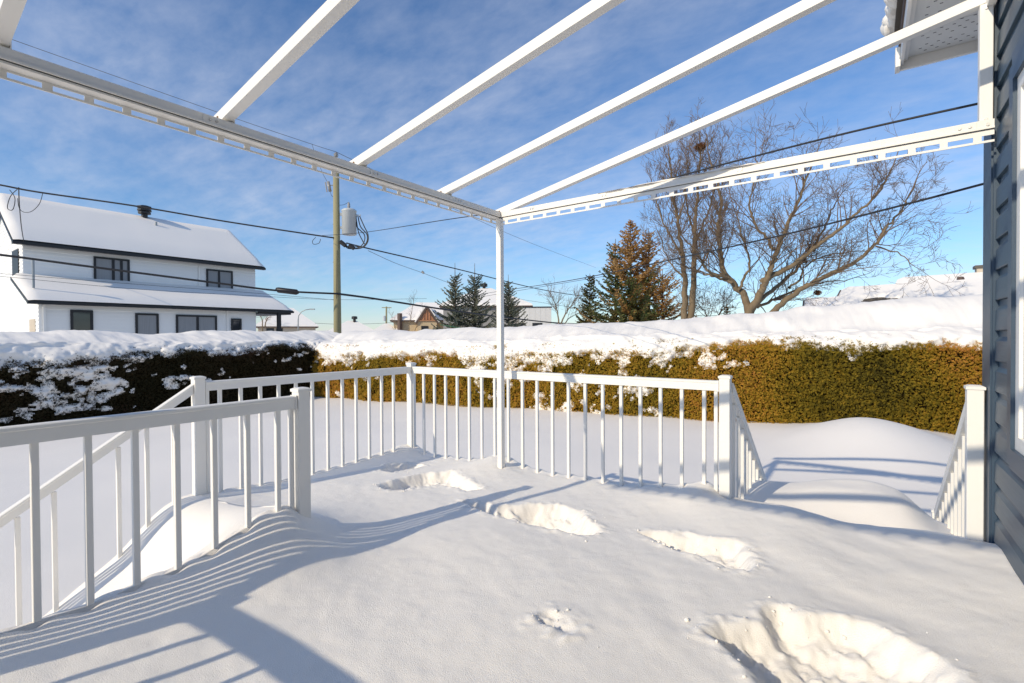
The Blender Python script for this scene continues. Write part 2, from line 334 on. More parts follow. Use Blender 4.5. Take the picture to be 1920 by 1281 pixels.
def deck_z(X, Y):
    z = deck_base(np.clip(X, -3.25, .45), np.clip(Y, -.5, 3.0))
    # wind-packed ripples, stronger towards the house
    ax = (X*.55+Y*.83); bx_ = (X*.83-Y*.55)
    rip = fbm(bx_*1.3+2.0, ax*4.2+.8*fbm(X*1.5, Y*1.5, 31, 2), 12, 3)
    rip2 = fbm(bx_*.8+5.0, ax*2.3+1.2*fbm(X*.9, Y*.9, 33, 2), 14, 2)
    z = z + rip*(.004+.008*sstep(-1.0, .1, X)) + rip2*.030*sstep(-.9, .15, X)*sstep(1.2, 2.0, Y)*(1-.6*sstep(2.75, 3.0, Y)) + .008*fbm(X*2.2, Y*2.2, 4, 4) + .0018*fbm(X*16, Y*16, 41, 3)
    for bx0, by0 in WELLS:
        i0 = (np.abs(X-bx0) < .09) & (np.abs(Y-by0) < .12)
        if i0.any():
            ex = X[i0]-bx0; ey = Y[i0]-by0
            z[i0] = z[i0]-.012*np.exp(-(ex**2+(ey+.012)**2)/.0007)+.010*np.exp(-(ex**2/.0012+(ey-.045)**2/.0025))
    wx = X+.026*fbm(X*11, Y*11, 5, 4); wy = Y+.026*fbm(X*11+50, Y*11, 6, 4)
    for k, (dep, P) in prints.items():
        P_ = np.array(P); sel = (X > P_[:,0].min()-.15) & (X < P_[:,0].max()+.15) & (Y > P_[:,1].min()-.15) & (Y < P_[:,1].max()+.15)
        if not sel.any(): continue
        s_ = sdist(wx[sel], wy[sel], P); x_ = X[sel]; y_ = Y[sel]
        lump = fbm(x_*9, y_*9, 8, 4)
        hole = (.6*sstep(-.015, .05, s_)+.4*sstep(.0, .15, s_))*dep*(1+.30*lump+.2*fbm(x_*19, y_*19, 18, 3)) + (.013*fbm(x_*30, y_*30, 19, 3)+.008*fbm(x_*55, y_*55, 20, 2))*sstep(-.01, .03, s_)
        rim = np.exp(-((s_+.02)/.03)**2)*(.003+.010*np.clip(fbm(x_*34, y_*34, 15, 3), -.2, 1))
        z[sel] = z[sel]-hole+rim
    return z
def left_ramp(X, Y):
    # heap falling from the deck edge (x -2.08) and down the steps towards -y
    zr = -1.07-(1.019-Y)*.67
    top = deck_base(np.full_like(X, -2.09), np.clip(Y, -.4, 1.27))
    k = sstep(-2.72, -2.06, X)
    z = zr*(1-k)+(top+.01)*k
    d = deck_base(np.clip(X, -3.25, -2), np.full_like(Y, 1.27))
    b = sstep(.86, 1.30, Y)
    z = z*(1-b)+d*b
    return np.maximum(z+.006*fbm(X*3, Y*3, 70, 3), -1.78)
def right_ramp(X, Y):
    lip = deck_base(np.clip(X, -.62, .44), np.full_like(Y, 2.99))
    t = Y-3.0
    crest = -1.03+.12*np.exp(-((X+.0)/.30)**2)-.10*sstep(.14, .36, X)+.03*fbm(X*3.1, Y*2.3, 73, 2)
    z = lip*(1-sstep(0, .16, t))+(-1.06)*sstep(0, .16, t)
    z = z*(1-sstep(.18, .62, t))+crest*sstep(.18, .62, t)
    z = z*(1-sstep(.75, 1.75, t))+(-1.76)*sstep(.75, 1.75, t)
    return z+.008*fbm(X*3, Y*3, 71, 3)
def sheet(name, x0, x1, y0, y1, step, fn, mask=None, skirt=-1.5):
    xs_ = np.linspace(x0, x1, int((x1-x0)/step)+1); ys_ = np.linspace(y0, y1, int((y1-y0)/step)+1)
    X, Y = np.meshgrid(xs_, ys_, indexing='ij'); Z = fn(X, Y)
    n_, m_ = X.shape; ii = np.arange(n_*m_).reshape(n_, m_)
    F = np.stack([ii[:-1,:-1], ii[1:,:-1], ii[1:,1:], ii[:-1,1:]], -1)
    if mask is not None:
        xc = (X[:-1,:-1]+X[1:,1:])/2; yc = (Y[:-1,:-1]+Y[1:,1:])/2; keep = mask(xc, yc)
    else: keep = np.ones((n_-1, m_-1), bool)
    V = np.stack([X, Y, Z], -1).reshape(-1, 3); F4 = F[keep]
    # skirt down the open edges
    e = np.concatenate([F4[:,[0,1]], F4[:,[1,2]], F4[:,[2,3]], F4[:,[3,0]]]); key = np.minimum(e[:,0], e[:,1]).astype(np.int64)*10**8+np.maximum(e[:,0], e[:,1])
    u_, inv, cnt = np.unique(key, return_inverse=True, return_counts=True); be = e[cnt[inv] == 1]
    nv = len(V); V2 = V.copy(); V2[:,2] = skirt
    SK = np.stack([be[:,1], be[:,0], be[:,0]+nv, be[:,1]+nv], -1)
    allF = np.concatenate([F4, SK]); allV = np.concatenate([V, V2])
    used = np.unique(allF); remap = np.full(len(allV), -1); remap[used] = np.arange(len(used))
    return np_mesh(name, allV[used], remap[allF], True)
me = sheet('deck_snow', -3.262, .452, -.5, 3.005, .0085, deck_z, lambda x, y: (y > 1.262) | (x > -2.105))
ds = setp(link('deck_snow', me, DECK_SNOW), 'deep snow with boot holes covering the deck floor', 'snow', kind='structure')
def crumbs():
    import bmesh
    R_ = np.random.default_rng(77); V = []; F = []
    bm = bmesh.new(); bmesh.ops.create_icosphere(bm, subdivisions=1, radius=1); bm.verts.ensure_lookup_table(); bv = np.array([v.co[:] for v in bm.verts]); bf = np.array([[v.index for v in f_.verts] for f_ in bm.faces]); bm.free()
    cs = []
    for k_, (dep, P) in prints.items():
        P_ = np.array(P); n_ = {'A': 6, 'B': 16, 'C': 26, 'D': 22, 'E': 9, 'F': 45}[k_]; i_ = R_.integers(0, len(P), n_); t_ = R_.uniform(0, 1, n_)[:,None]
        b_ = P_[i_]*(1-t_)+P_[(i_+1) % len(P)]*t_; c_ = P_.mean(0); o_ = b_-c_; o_ /= np.linalg.norm(o_, axis=1)[:,None]
        cs.append(b_+o_*(R_.exponential(.035, n_)-.015)[:,None]+R_.normal(0, .02, (n_, 2)))
    cs = np.concatenate(cs); zz = deck_z(cs[:,0][:,None], cs[:,1][:,None])[:,0]
    for (x_, y_), z_ in zip(cs, zz):
        r_ = .002+R_.exponential(.0024); r_ = min(r_, .008); q = bv*(1+R_.normal(0, .22, (len(bv), 1)))*r_*R_.uniform(.7, 1.2, 3)
        F.append(bf+len(V)*len(bv)); V.append(q+np.array([x_, y_, z_+r_*.3]))
    return np_mesh('snow_crumbs', np.concatenate(V), np.concatenate(F), True)
link('snow_crumbs', crumbs(), DECK_SNOW, ds)['kind'] = 'stuff'
me = sheet('step_snow', -3.255, -2.07, -.55, 1.275, .02, left_ramp, None, -1.9)
setp(link('step_snow', me, SNOW), 'smooth snow slope burying the steps behind the near railing', 'snow', kind='structure')
me = sheet('step_snow', -.66, .43, 2.99, 5.0, .02, right_ramp, None, -1.9)
setp(link('step_snow', me, SNOW), 'rounded snow heap burying the steps by the house corner', 'snow', kind='structure')

# ------------------------------------------------------------------ white aluminium railings
TOP = -.264
def post_part(parent, x, y, ztop=-.236, zbot=FLOOR, hw=.028):
    p = MB().bbox(x-hw, x+hw, y-hw, y+hw, zbot, ztop).build('post', WHITE, parent, loc=(x, y, zbot))
    c = MB()
    a = hw+.0045
    c.add([(x-a,y-a,ztop-.012),(x+a,y-a,ztop-.012),(x+a,y+a,ztop-.012),(x-a,y+a,ztop-.012),(x-a,y-a,ztop),(x+a,y-a,ztop),(x+a,y+a,ztop),(x-a,y+a,ztop),
           (x-.02,y-.02,ztop+.006),(x+.02,y-.02,ztop+.006),(x+.02,y+.02,ztop+.006),(x-.02,y+.02,ztop+.006)],
          [(0,3,2,1),(0,1,5,4),(1,2,6,5),(2,3,7,6),(3,0,4,7),(4,5,9,8),(5,6,10,9),(6,7,11,10),(7,4,8,11),(8,9,10,11)])
    c.build('post_cap', WHITE, p, loc=(x, y, ztop))
    return p
def rail_bar(p, q, h=.057, wd=.042):
    m = MB(); p = Vector(p); q = Vector(q); d = (q-p).normalized(); sd_ = d.cross(Vector((0,0,1))).normalized()
    b = .008; prof = [(-wd/2+.003,-h),(wd/2-.003,-h),(wd/2-.003,-.016),(wd/2,-.012),(wd/2,-b*.4),(wd/2-b*.7,0),(-wd/2+b*.7,0),(-wd/2,-b*.4),(-wd/2,-.012),(-wd/2+.003,-.016)]
    pts = [p+sd_*a+Vector((0,0,z)) for a, z in prof]
    return m.prism(pts, q-p)
_bal = {}
def baluster(parent, x, y, ztop, zbot=FLOOR+.05, a=.0195):
    key = round(ztop-zbot, 3)
    if key not in _bal:
        mm = MB().bbox(-a/2, a/2, -a/2, a/2, 0, ztop-zbot, .0015); me_ = bpy.data.meshes.new('baluster'); me_.from_pydata(mm.v, [], mm.f); me_.materials.append(WHITE); _bal[key] = me_
    return link('baluster', _bal[key], None, parent, (x, y, zbot))
def railing(label, a, b, posts, bals, ztop=TOP):
    r_ = empty('railing', (a[0], a[1], FLOOR), label, 'railing')
    for p in posts: post_part(r_, *p)
    rail_bar((a[0], a[1], ztop), (b[0], b[1], ztop)).build('handrail', WHITE, r_)
    rail_bar((a[0], a[1], FLOOR+.09), (b[0], b[1], FLOOR+.09), .04, .036).build('bottom_rail', WHITE, r_)
    for x, y in bals: baluster(r_, x, y, ztop-.054)
    dd = (Vector((b[0], b[1], 0))-Vector((a[0], a[1], 0))).normalized()
    for e0, sg in ((a, 1), (b, -1)):
        p0 = Vector((e0[0], e0[1], ztop-.0295)); MB().bar(p0+dd*sg*.0005, p0+dd*sg*.007, .046, .063).build('rail_bracket', WHITE, r_)
    return r_
XF, XL, YR = -2.08, -3.21, 2.963
railing('white railing panel close to the camera, its end post standing free', (XF, -.39), (XF, 1.215), [(XF, 1.246), (XF, -.42)],
        [(XF, .3635+.1284*i) for i in range(-5, 7)]+[(XF, 1.196)])
railing('white railing behind the viewer at the near end of the deck', (XF+.031, -.42), (.40, -.42), [],
        [(XF+.02+.1296*i, -.42) for i in range(1, 19)])
railing('white railing from the step post to the far left deck corner', (XL, 1.302), (XL, 2.934), [(XL, 1.271), (XL-.012, YR)],
        [(XL, 1.3903+.1239*i) for i in range(12)]+[(XL, 1.318)])
railing('white railing along the back of the deck, facing the sunlit hedge', (XL+.02, YR), (-.676, YR), [(-.645, YR)],
        [(-3.1957+.12817*i, YR) for i in range(20)]+[(-.695, YR)])
def stair_railing(label, x, y0, sgn, slope, run, top_post, z0=-.275, n=11, off=.1):
    r_ = empty('stair_railing', (x, y0, FLOOR), label, 'railing')
    if top_post: post_part(r_, x, top_post)
    rail_bar((x, y0, z0), (x, y0+sgn*run, z0-slope*run)).build('handrail', WHITE, r_)
    for i in range(n):
        t = off+.128*i
        if t > run-.03: break
        zt = z0-slope*t-.066
        baluster(r_, x, y0+sgn*t, zt, zt-.86)
    post_part(r_, x, y0+sgn*(run+.03), z0-slope*run+.0, z0-slope*run-1.0)
    return r_
stair_railing('white sloping stair railing descending behind the near railing', XL, 1.24, -1, .667, 1.45, None)
stair_railing('white sloping stair railing joined to the back railing post', -.628, 2.994, 1, .72, 1.28, None)
stair_railing('white sloping stair railing with its post against the blue house', .392, 2.994, 1, .70, 1.30, YR-.003)

# ------------------------------------------------------------------ awning frame over the deck
fr = empty('awning_frame', (-2.15, 2.85, FLOOR), 'bare white aluminium awning frame of rafters and slotted beams over the deck', 'awning frame')
ZB = .798; BX, BY, BYN = -2.158, 2.845, -.36
def beam(axis_, fixed, a, b, sign, name, fo=.0, dz=.0, sl=(.007, .025)):
    # sign: direction of the outside. cross section: slotted flange, ribbed track, upper box
    def bx_(m, o0, o1, z0, z1, s0=a, s1=b):
        if axis_ == 'y': m.box(fixed+sign*o0, fixed+sign*o1, s0, s1, z0, z1)
        else: m.box(s0, s1, fixed+sign*o0, fixed+sign*o1, z0, z1)
        return m
    up = bx_(MB(), .004, .050, ZB+.050, ZB+.080); par = up.build(name, WHITE2, fr)
    bx_(MB(), .002, .056, ZB+.0415, ZB+.0495).build('track_rib', WHITE2, par)
    bx_(MB(), .004, .049, ZB+.039, ZB+.0415).build('track_gap', SHADOWGAP, par)
    bx_(MB(), .000, .046, ZB+.032, ZB+.039).build('track_rib', WHITE2, par)
    fl = MB(); bx_(fl, fo, fo+.0025, ZB+dz+sl[1], ZB+.0318); bx_(fl, fo, fo+.005, ZB+dz, ZB+dz+sl[0])
    s_ = a+.03
    while s_ < b-.02:
        bx_(fl, fo, fo+.0025, ZB+dz+sl[0], ZB+dz+sl[1], s_, min(s_+.0257, b)); s_ += .1057
    fl.build('slotted_flange', WHITE2, par)
    return par
beam('y', BX, BYN, BY-.002, 1, 'front_beam')
beam('x', BY, BX+.058, .425, -1, 'side_beam', .047, -.014, (.009, .030))
beam('x', BYN, BX+.058, .425, 1, 'side_beam')
# corner plate and column
def column(x, y):
    c = MB().bbox(x-.020, x+.020, y-.020, y+.020, FLOOR, ZB+.0315).build('column', WHITE, fr)
    MB().bbox(x-.036, x+.036, y-.036, y+.036, ZB+.0255, ZB+.0318).build('corner_plate', WHITE, c)
column(-2.132, 2.818); column(-2.15, .27)
# rafters
def rz(x): return .925+.198*(x+2.15)
RY = [-.335, .31, .962, 1.622, 2.268, 2.872]
for y in RY:
    p = (-2.20, y, rz(-2.20)-.022); q = (.415, y, rz(.415)-.022)
    r_ = MB().bar(p, q, .041, .043).build('rafter', WHITE, fr)
    MB().tube([(-2.16, y-.0205, rz(-2.16)-.022), (-2.16, y-.0235, rz(-2.16)-.022)], .006, 8).build('screw', RUST, r_)
    MB().box(-2.15, -2.11, y+.0215, y+.0245, ZB+.079, rz(-2.15)-.02).build('bracket', WHITE, r_)
MB().box(.405, .432, BYN, 2.905, rz(.42)-.075, rz(.42)-.003).build('wall_ledger', WHITE, fr)
hp = MB().bbox(.385, .427, 2.835, 2.880, ZB+.08, rz(.40)-.055).build('wall_post', WHITE, fr)
def bolt(par, x, y, z, r_=.006, ax='y'):
    d = (0, -.004, 0) if ax == 'y' else (.004, 0, 0)
    MB().tube([(x, y, z), (x+d[0], y+d[1], z+d[2])], r_, 8).build('bolt', STEEL, par)
bolt(hp, .405, 2.835, ZB+.095); bolt(hp, .405, 2.835, rz(.40)-.075)
pl = MB().box(.30, .37, 2.7925, 2.7945, ZB+.049, ZB+.076).build('splice_plate', WHITE, fr)
bolt(pl, .318, 2.7925, ZB+.062); bolt(pl, .350, 2.7925, ZB+.062); bolt(pl, .405, 2.7945, ZB+.06)
for x in (-1.86, -1.33, -.56):
    pl = MB().box(x-.035, x+.035, 2.7925, 2.7945, ZB+.048, ZB+.076).build('splice_plate', WHITE2, fr)
    bolt(pl, x+.008, 2.7925, ZB+.062, .0055); bolt(pl, x+.026, 2.7925, ZB+.062, .0055)
for y in (.90, 1.70, 2.36):
    pl = MB().box(-2.1078, -2.1055, y-.035, y+.035, ZB+.05, ZB+.076).build('splice_plate', WHITE2, fr)
    bolt(pl, -2.1055, y-.01, ZB+.063, .0055, 'x'); bolt(pl, -2.1055, y+.014, ZB+.063, .0055, 'x')
# thin snow lying along the side beam
def snow_strip(name, p0, p1, wd, hts, parent=None, seed=0, n=60, rag=.012):
    p0 = np.array(p0, float); p1 = np.array(p1, float); d = p1-p0; L = np.linalg.norm(d); d /= L; s_ = np.array([-d[1], d[0], 0]); s_ /= np.linalg.norm(s_)
    V = []; F = []; K = 7
    for i in range(n+1):
        t = i/n; c = p0+d*L*t; h = np.interp(t, np.linspace(0, 1, len(hts)), hts)*(1+.35*float(fbm(np.array([t*14.]), np.array([seed*3.1]), seed, 3)[0]))
        for k_ in range(K):
            a = math.pi*k_/(K-1); ww = wd/2*(1+rag/wd*3*float(vnoise(np.array([t*25.]), np.array([k_*.8]), seed+2)[0]))
            V.append(c+s_*(-math.cos(a)*ww)+np.array([0, 0, max(0, h)*math.sin(a)**.7]))
    for i in range(n):
        for k_ in range(K-1): F.append((i*K+k_, (i+1)*K+k_, (i+1)*K+k_+1, i*K+k_+1))
    return link(name, np_mesh(name, V, F, True), SNOW, parent)
sn = snow_strip('beam_snow', (-1.35, 2.818, ZB+.0785), (-.42, 2.818, ZB+.0785), .045, [0, .008, .012, .006, .02, .004], seed=3)
setp(sn, 'thin line of snow lying on the side beam of the awning frame', 'snow')
def lump(name, c, r_, seed, flat=.6, par=None):
    import bmesh
    bm = bmesh.new(); bmesh.ops.create_icosphere(bm, subdivisions=3, radius=1)
    for v in bm.verts:
        q = v.co.copy(); f_ = 1+.35*float(fbm(np.array([q.x*2+seed]), np.array([q.y*2+q.z*1.7]), seed, 3)[0])
        v.co = Vector((q.x*r_*f_, q.y*r_*f_, q.z*r_*flat*f_))
    me_ = bpy.data.meshes.new(name); bm.to_mesh(me_); bm.free(); me_.polygons.foreach_set('use_smooth', [True]*len(me_.polygons))
    return link(name, me_, SNOW, par, c)
setp(lump('snow_lump', (-.57, 2.815, ZB+.092), .02, 4), 'small snow lump perched on the side beam', 'snow')

# ------------------------------------------------------------------ the blue house on the right
XW = .44
hs = empty('blue_house', (XW, 3.05, -2.3), 'dark blue vinyl-sided house wall with white window at the right edge', 'house')
MB().box(.47, 6.0, -7.0, 3.03, -2.3, 1.6).build('wall', BLUETRIM, hs)
def lap(y0, y1, z0, h=.127):
    # Dutch lap profile: recessed neck under the course above, proud butt edge below
    pr = [(.462, z0), (.441, z0), (.440, z0+.004), (.4425, z0+h*.66), (.4525, z0+h*.80), (.4535, z0+h-.001), (.462, z0+h-.001)]
    return MB().prism([(x, y0, z) for x, z in pr], (0, y1-y0, 0))
WY0, WY1, WZ0, WZ1 = 1.30, 2.545, -.475, .965
z = -1.26
while z < 1.50:
    if z+.127 > WZ0+.002 and z < WZ1-.002:
        cuts = [(WY1+.001, 2.862), (-7.0, WY0-.001)]
    else: cuts = [(-7.0, 2.862)]
    for y0, y1 in cuts: lap(y0, y1, z).build('siding_board', BLUE, hs)
    z += .127
MB().box(.428, .47, 2.878, 3.045, -1.5, 1.50).build('corner_trim', BLUETRIM, hs)
MB().box(.434, .47, 2.862, 2.8765, -1.5, 1.50).build('corner_channel', BLUETRIM, hs)
MB().box(.44, .47, 3.046, 3.052, -1.5, 1.5).build('corner_trim', BLUETRIM, hs)
MB().box(.432, .466, WY0, WY1, -.4985, WZ0-.0005).build('sill_trim', BLUETRIM, hs)
MB().box(.432, .466, WY0, WY1, WZ1+.0005, 1.0255).build('head_trim', BLUETRIM, hs)
win = MB()
cw = .055
for y0, y1, z0, z1 in ((WY0, WY1, WZ1-cw, WZ1), (WY0, WY1, WZ0, WZ0+cw), (WY1-cw, WY1, WZ0+cw, WZ1-cw), (WY0, WY0+cw, WZ0+cw, WZ1-cw)): win.box(.425, .468, y0, y1, z0, z1)
wn = win.build('window', BLUETRIM, hs)
wf = MB(); a = cw+.001; b_ = cw+.05
def ring(m, x0, x1, i, o):
    m.box(x0, x1, WY0+i, WY1-i, WZ1-o, WZ1-i); m.box(x0, x1, WY0+i, WY1-i, WZ0+i, WZ0+o); m.box(x0, x1, WY1-o, WY1-i, WZ0+o, WZ1-o); m.box(x0, x1, WY0+i, WY0+o, WZ0+o, WZ1-o)
ring(wf, .437, .469, a, b_); wf.build('frame', WHITE, wn)
sf = MB(); ring(sf, .447, .4692, b_+.0005, b_+.035); sf.build('sash', WHITE, wn)
MB().box(.458, .462, WY0+b_+.036, WY1-b_-.036, WZ0+b_+.036, WZ1-b_-.036).build('pane', GLASSD, wn)
# eave
SZ = 1.515
ER = 2.74
for y0, y1 in ((ER, 2.90), (2.90, 3.20), (3.20, 3.482)):
    MB().box(.185, .470, y0+.001, y1-.002, SZ, SZ+.012).build('soffit_panel', SOFFIT, hs)
vn = MB()
for yy in np.arange(ER+.02, 3.46, .034):
    if ((yy-.02) % .30) < .03: continue
    for j, xx in enumerate(np.arange(.225, .44, .047)):
        xx += .023*(int(round(yy/.034)) % 2); vn.box(xx, xx+.012, yy, yy+.0035, SZ-.0012, SZ+.001)
vo = vn.build('vent_slot', SHADOWGAP, hs); vo['kind'] = 'stuff'
MB().box(.165, .184, ER, 3.483, SZ-.012, SZ+.006).build('soffit_channel', WHITE, hs)
MB().box(.150, .164, ER, 3.483, SZ-.035, SZ+.085).build('fascia', WHITE, hs)
MB().box(.142, .1495, ER, 3.483, SZ+.045, SZ+.10).build('drip_edge', BROWN, hs)
MB().box(.150, .50, 3.485, 3.505, SZ-.055, SZ+.03).build('rake_board', WHITE2, hs)
MB().box(.128, .149, 3.42, 3.51, SZ-.06, SZ+.044).build('fascia_return', WHITE, hs)
MB().prism([(.120, ER, SZ+.101), (.60, ER, SZ+.18), (.60, ER, SZ+.21), (.120, ER, SZ+.128)], (0, 3.51-ER, 0)).build('shingle_roof', LEADDARK, hs)
# rake overhang climbing towards the ridge, and the upper gable wall
RS = .62; rk = lambda y_: SZ+.16+RS*(3.30-y_)
MB().prism([(.19, 3.30, rk(3.30)), (.19, -2.0, rk(-2.0)), (.19, -2.0, rk(-2.0)+.02), (.19, 3.30, rk(3.30)+.02)], (.27, 0, 0)).build('rake_soffit', SOFFIT, hs)
MB().prism([(.165, 3.30, rk(3.30)-.03), (.165, -2.0, rk(-2.0)-.03), (.165, -2.0, rk(-2.0)+.16), (.165, 3.30, rk(3.30)+.16)], (.022, 0, 0)).build('rake_fascia', WHITE, hs)
MB().prism([(.14, 3.40, rk(3.40)+.165), (.14, -2.0, rk(-2.0)+.165), (.14, -2.0, rk(-2.0)+.40), (.14, 3.40, rk(3.40)+.36)], (5.8, 0, 0)).build('roof_snow', SNOW, hs)
MB().prism([(.47, 3.03, 1.6), (.47, 3.03, rk(3.03)), (.47, -2.0, rk(-2.0)), (.47, -7.0, rk(-2)-RS*5), (.47, -7.0, 1.6)], (5.5, 0, 0)).build('gable_wall', BLUETRIM, hs)
for i_, yy in enumerate(np.arange(2.62, 3.54, .055)):
    lump('roof_snow', (.122+rnd.uniform(-.012, .012), float(yy), SZ+.165+rnd.uniform(-.015, .02)), rnd.uniform(.045, .058), 30+i_, .95, hs)
snow_strip('roof_snow', (.26, 2.60, SZ+.15), (.26, 3.53, SZ+.15), .25, [.16, .2, .2, .16], hs, 10, 60, .01)

# ------------------------------------------------------------------ cedar hedges
def hedge(name, label, P0, P1, zb, zf, zm, zc, seed, thr_face, dens=4600, fmat=None, au=1.0, az=1.0):
    """front base line P0->P1 (front is on the right-hand side going P0->P1); zf/zm/zc(u) heights of foliage top, cap shoulder, cap crest"""
    P0 = np.array(P0, float); P1 = np.array(P1, float); d = P1-P0; L = np.linalg.norm(d); d /= L; n = np.array([d[1], -d[0]])
    h_ = empty(name, (P0[0], P0[1], zb), label, 'hedge')
    def surf(u, t):
        F_ = zf(u)+.10*fbm(u*1.6, u*0+seed, seed, 4); M_ = zm(u); Cc = zc(u)+.03*fbm(u*.9, u*0, seed+5, 3)
        z = np.where(t < 1, zb-.15+(F_-zb+.15)*t, 0); o = np.where(t < 1, .04*np.sin(np.pi*np.clip(t, 0, 1))-.05*t, 0)
        a = np.clip(t-1, 0, 1); a2 = np.clip(t-2, 0, 1); a3 = np.clip(t-3, 0, 1)
        z = np.where(t >= 1, F_+(M_-F_)*np.sin(a*np.pi/2*.95)/math.sin(np.pi/2*.95), z); o = np.where(t >= 1, -.05-.62*a**1.35, o)
        z = np.where(t >= 2, M_+(Cc-M_)*np.sin(a2*np.pi/2), z); o = np.where(t >= 2, -.67-1.5*a2, o)
        z = np.where(t >= 3, Cc-1.9*a3**2.2, z); o = np.where(t >= 3, -2.17-.8*a3, o)
        o = o + .12*fbm(u*.9, t*1.6, seed+9, 2) + .06*fbm(u*2.2, t*3.0, seed+1, 3)+(.075*fbm(u*5.0, t*5.5, seed+2, 2)+.05*fbm(u*13.0, t*13.0, seed+7, 2))*np.clip(1.8-t, 0, 1)
        return o, z
    def pos(u, o, z): return np.stack([P0[0]+d[0]*u+n[0]*o, P0[1]+d[1]*u+n[1]*o, z], -1)
    # near-black backing sheet; its colour stands in for shade between the sprays
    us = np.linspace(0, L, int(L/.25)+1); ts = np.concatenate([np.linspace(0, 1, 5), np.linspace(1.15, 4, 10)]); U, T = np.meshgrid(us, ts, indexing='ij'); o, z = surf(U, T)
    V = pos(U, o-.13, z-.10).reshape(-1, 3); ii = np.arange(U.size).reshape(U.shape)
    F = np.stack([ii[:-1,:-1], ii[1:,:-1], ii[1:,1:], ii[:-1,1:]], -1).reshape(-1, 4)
    link('inner_shade', np_mesh('inner_shade', V, F), CEDAR_IN, h_)
    # foliage sprays
    cnt = int(dens*L*1.75); u = rng.uniform(0, L, cnt); t = rng.uniform(0, 1.55, cnt)
    o, z = surf(u, t); o = o+rng.uniform(-.06, .025, cnt)+.035*fbm(u*7, z*7, seed+3, 2); z = z+rng.normal(0, .01, cnt); o = o+np.where(rng.uniform(size=cnt) < .16, rng.uniform(.02, .075, cnt), 0)
    c = pos(u, o, z)
    ao = rng.uniform(-.15, .55, cnt); at_ = rng.normal(0, .8, cnt); ax = np.stack([n[0]*ao+d[0]*at_, n[1]*ao+d[1]*at_, rng.uniform(-.6, 1.0, cnt)], -1)
    ax /= np.linalg.norm(ax, axis=1)[:,None]
    nrm = np.stack([n[0]+rng.normal(0, .55, cnt), n[1]+rng.normal(0, .55, cnt), rng.normal(.15, .5, cnt)], -1); s_ = np.cross(ax, nrm); s_ /= np.linalg.norm(s_, axis=1)[:,None]
    ln = rng.uniform(.022, .055, cnt)[:,None]; V = []; 
    for k_, ang in enumerate((-.65, 0, .65)):
        dirk = ax*math.cos(ang)+s_*math.sin(ang); sk = s_*math.cos(ang)-ax*math.sin(ang); f_ = 1.0 if k_ == 1 else .75
        V += [c, c+dirk*ln*f_*.6+sk*.0075, c+dirk*ln*f_, ]
    V = np.stack(V, 1).reshape(-1, 3); F = np.arange(len(V)).reshape(-1, 3)
    fo = link('foliage', np_mesh('foliage', V, F), fmat or CEDAR, h_); fo['kind'] = 'stuff'
    # snow cap and clinging patches
    us = np.linspace(0, L, int(L/.028)+1); ts = np.concatenate([np.linspace(.02, 1, 58), np.linspace(1.03, 2, 26), np.linspace(2.1, 4, 14)])
    U, T = np.meshgrid(us, ts, indexing='ij'); o, z = surf(U, T)
    sc = z
    nz = fbm(U*1.1*au, sc*1.7*az, seed+30, 3)*.5+fbm(U*4.0*au, sc*5.0*az, seed+31, 3)*.46+fbm(U*14*au, sc*15, seed+32, 2)*.2
    thr = thr_face(U, T)
    cov = nz-thr
    keepv = cov > 0
    lift = np.where(T < 1, np.clip(cov, 0, .35)*.22-.032, np.clip(cov, 0, .6)*.15-.032+(.09*fbm(U*1.5, T*2.0, seed+40, 3)+.035*fbm(U*5, T*6, seed+41, 3))*np.clip((T-1)*1.5, 0, 1))
    V = pos(U, o+.01+lift, z+np.where(T > 1, lift*.6, 0)).reshape(-1, 3); ii = np.arange(U.size).reshape(U.shape)
    F = np.stack([ii[:-1,:-1], ii[1:,:-1], ii[1:,1:], ii[:-1,1:]], -1)
    kk = (keepv[:-1,:-1].astype(int)+keepv[1:,:-1]+keepv[1:,1:]+keepv[:-1,1:]) >= 2
    F = F[kk]; used = np.unique(F); rm = np.full(len(V), -1); rm[used] = np.arange(len(used))
    link('snow_cap', np_mesh('snow_cap', V[used], rm[F], True), SNOW, h_)['kind'] = 'stuff'
    return h_
bu = [-2.2, .24, 2.1, 3.9, 5.4, 6.8, 8.1, 9.3, 10.3, 11.3, 12.3, 13.1, 13.9, 14.7, 22]
bz = [-.56, -.56, -.60, -.52, -.66, -.50, -.47, -.41, -.34, -.32, -.36, -.33, -.25, -.28, -.3]
def thr_back(u, t):
    e = .36-.05*sstep(3.0, 5.5, u)+.36*sstep(9.0, 12.5, u)
    lowr = e-.30*sstep(.45, 1.04, t)*(1-.25*sstep(10, 13, u))
    return lowr-.95*sstep(.92, 1.35, t)-.8*sstep(1.3, 1.6, t)
dB = np.array([11.1, 2.43]); dB /= np.linalg.norm(dB); B0 = np.array([-13.0, 8.2])
hedge('cedar_hedge', 'golden green sunlit cedar hedge under thick snow along the back of the yard', B0-dB*.1, B0+dB*17, -1.75,
      lambda u: np.interp(u, bu, bz), lambda u: np.interp(u, [0, 5, 9.2, 11.4, 13.3, 15, 21], [-.12, -.14, -.02, .02, .04, .07, .05]),
      lambda u: np.interp(u, [0, 4.3, 6, 7.5, 8.9, 11.4, 13.6, 15.4, 21], [.13, .18, .23, .29, .28, .44, .64, .74, .78]), 50, thr_back)
def thr_left(u, t):
    # u runs along +y from y=-6; the nearer half is plastered with snow
    e = .05+.33*sstep(8.6, 11.5, u)
    e = e+.20*(1-sstep(.12, .42, t))
    return e-.16*sstep(.6, 1.0, t)*(1-sstep(10.5, 12.5, u))-.7*sstep(1.0, 1.5, t)-.9*sstep(1.45, 1.8, t)
lu = [0, 7.8, 8.6, 9.4, 10.7, 12.2, 13.3, 13.9, 14.6]
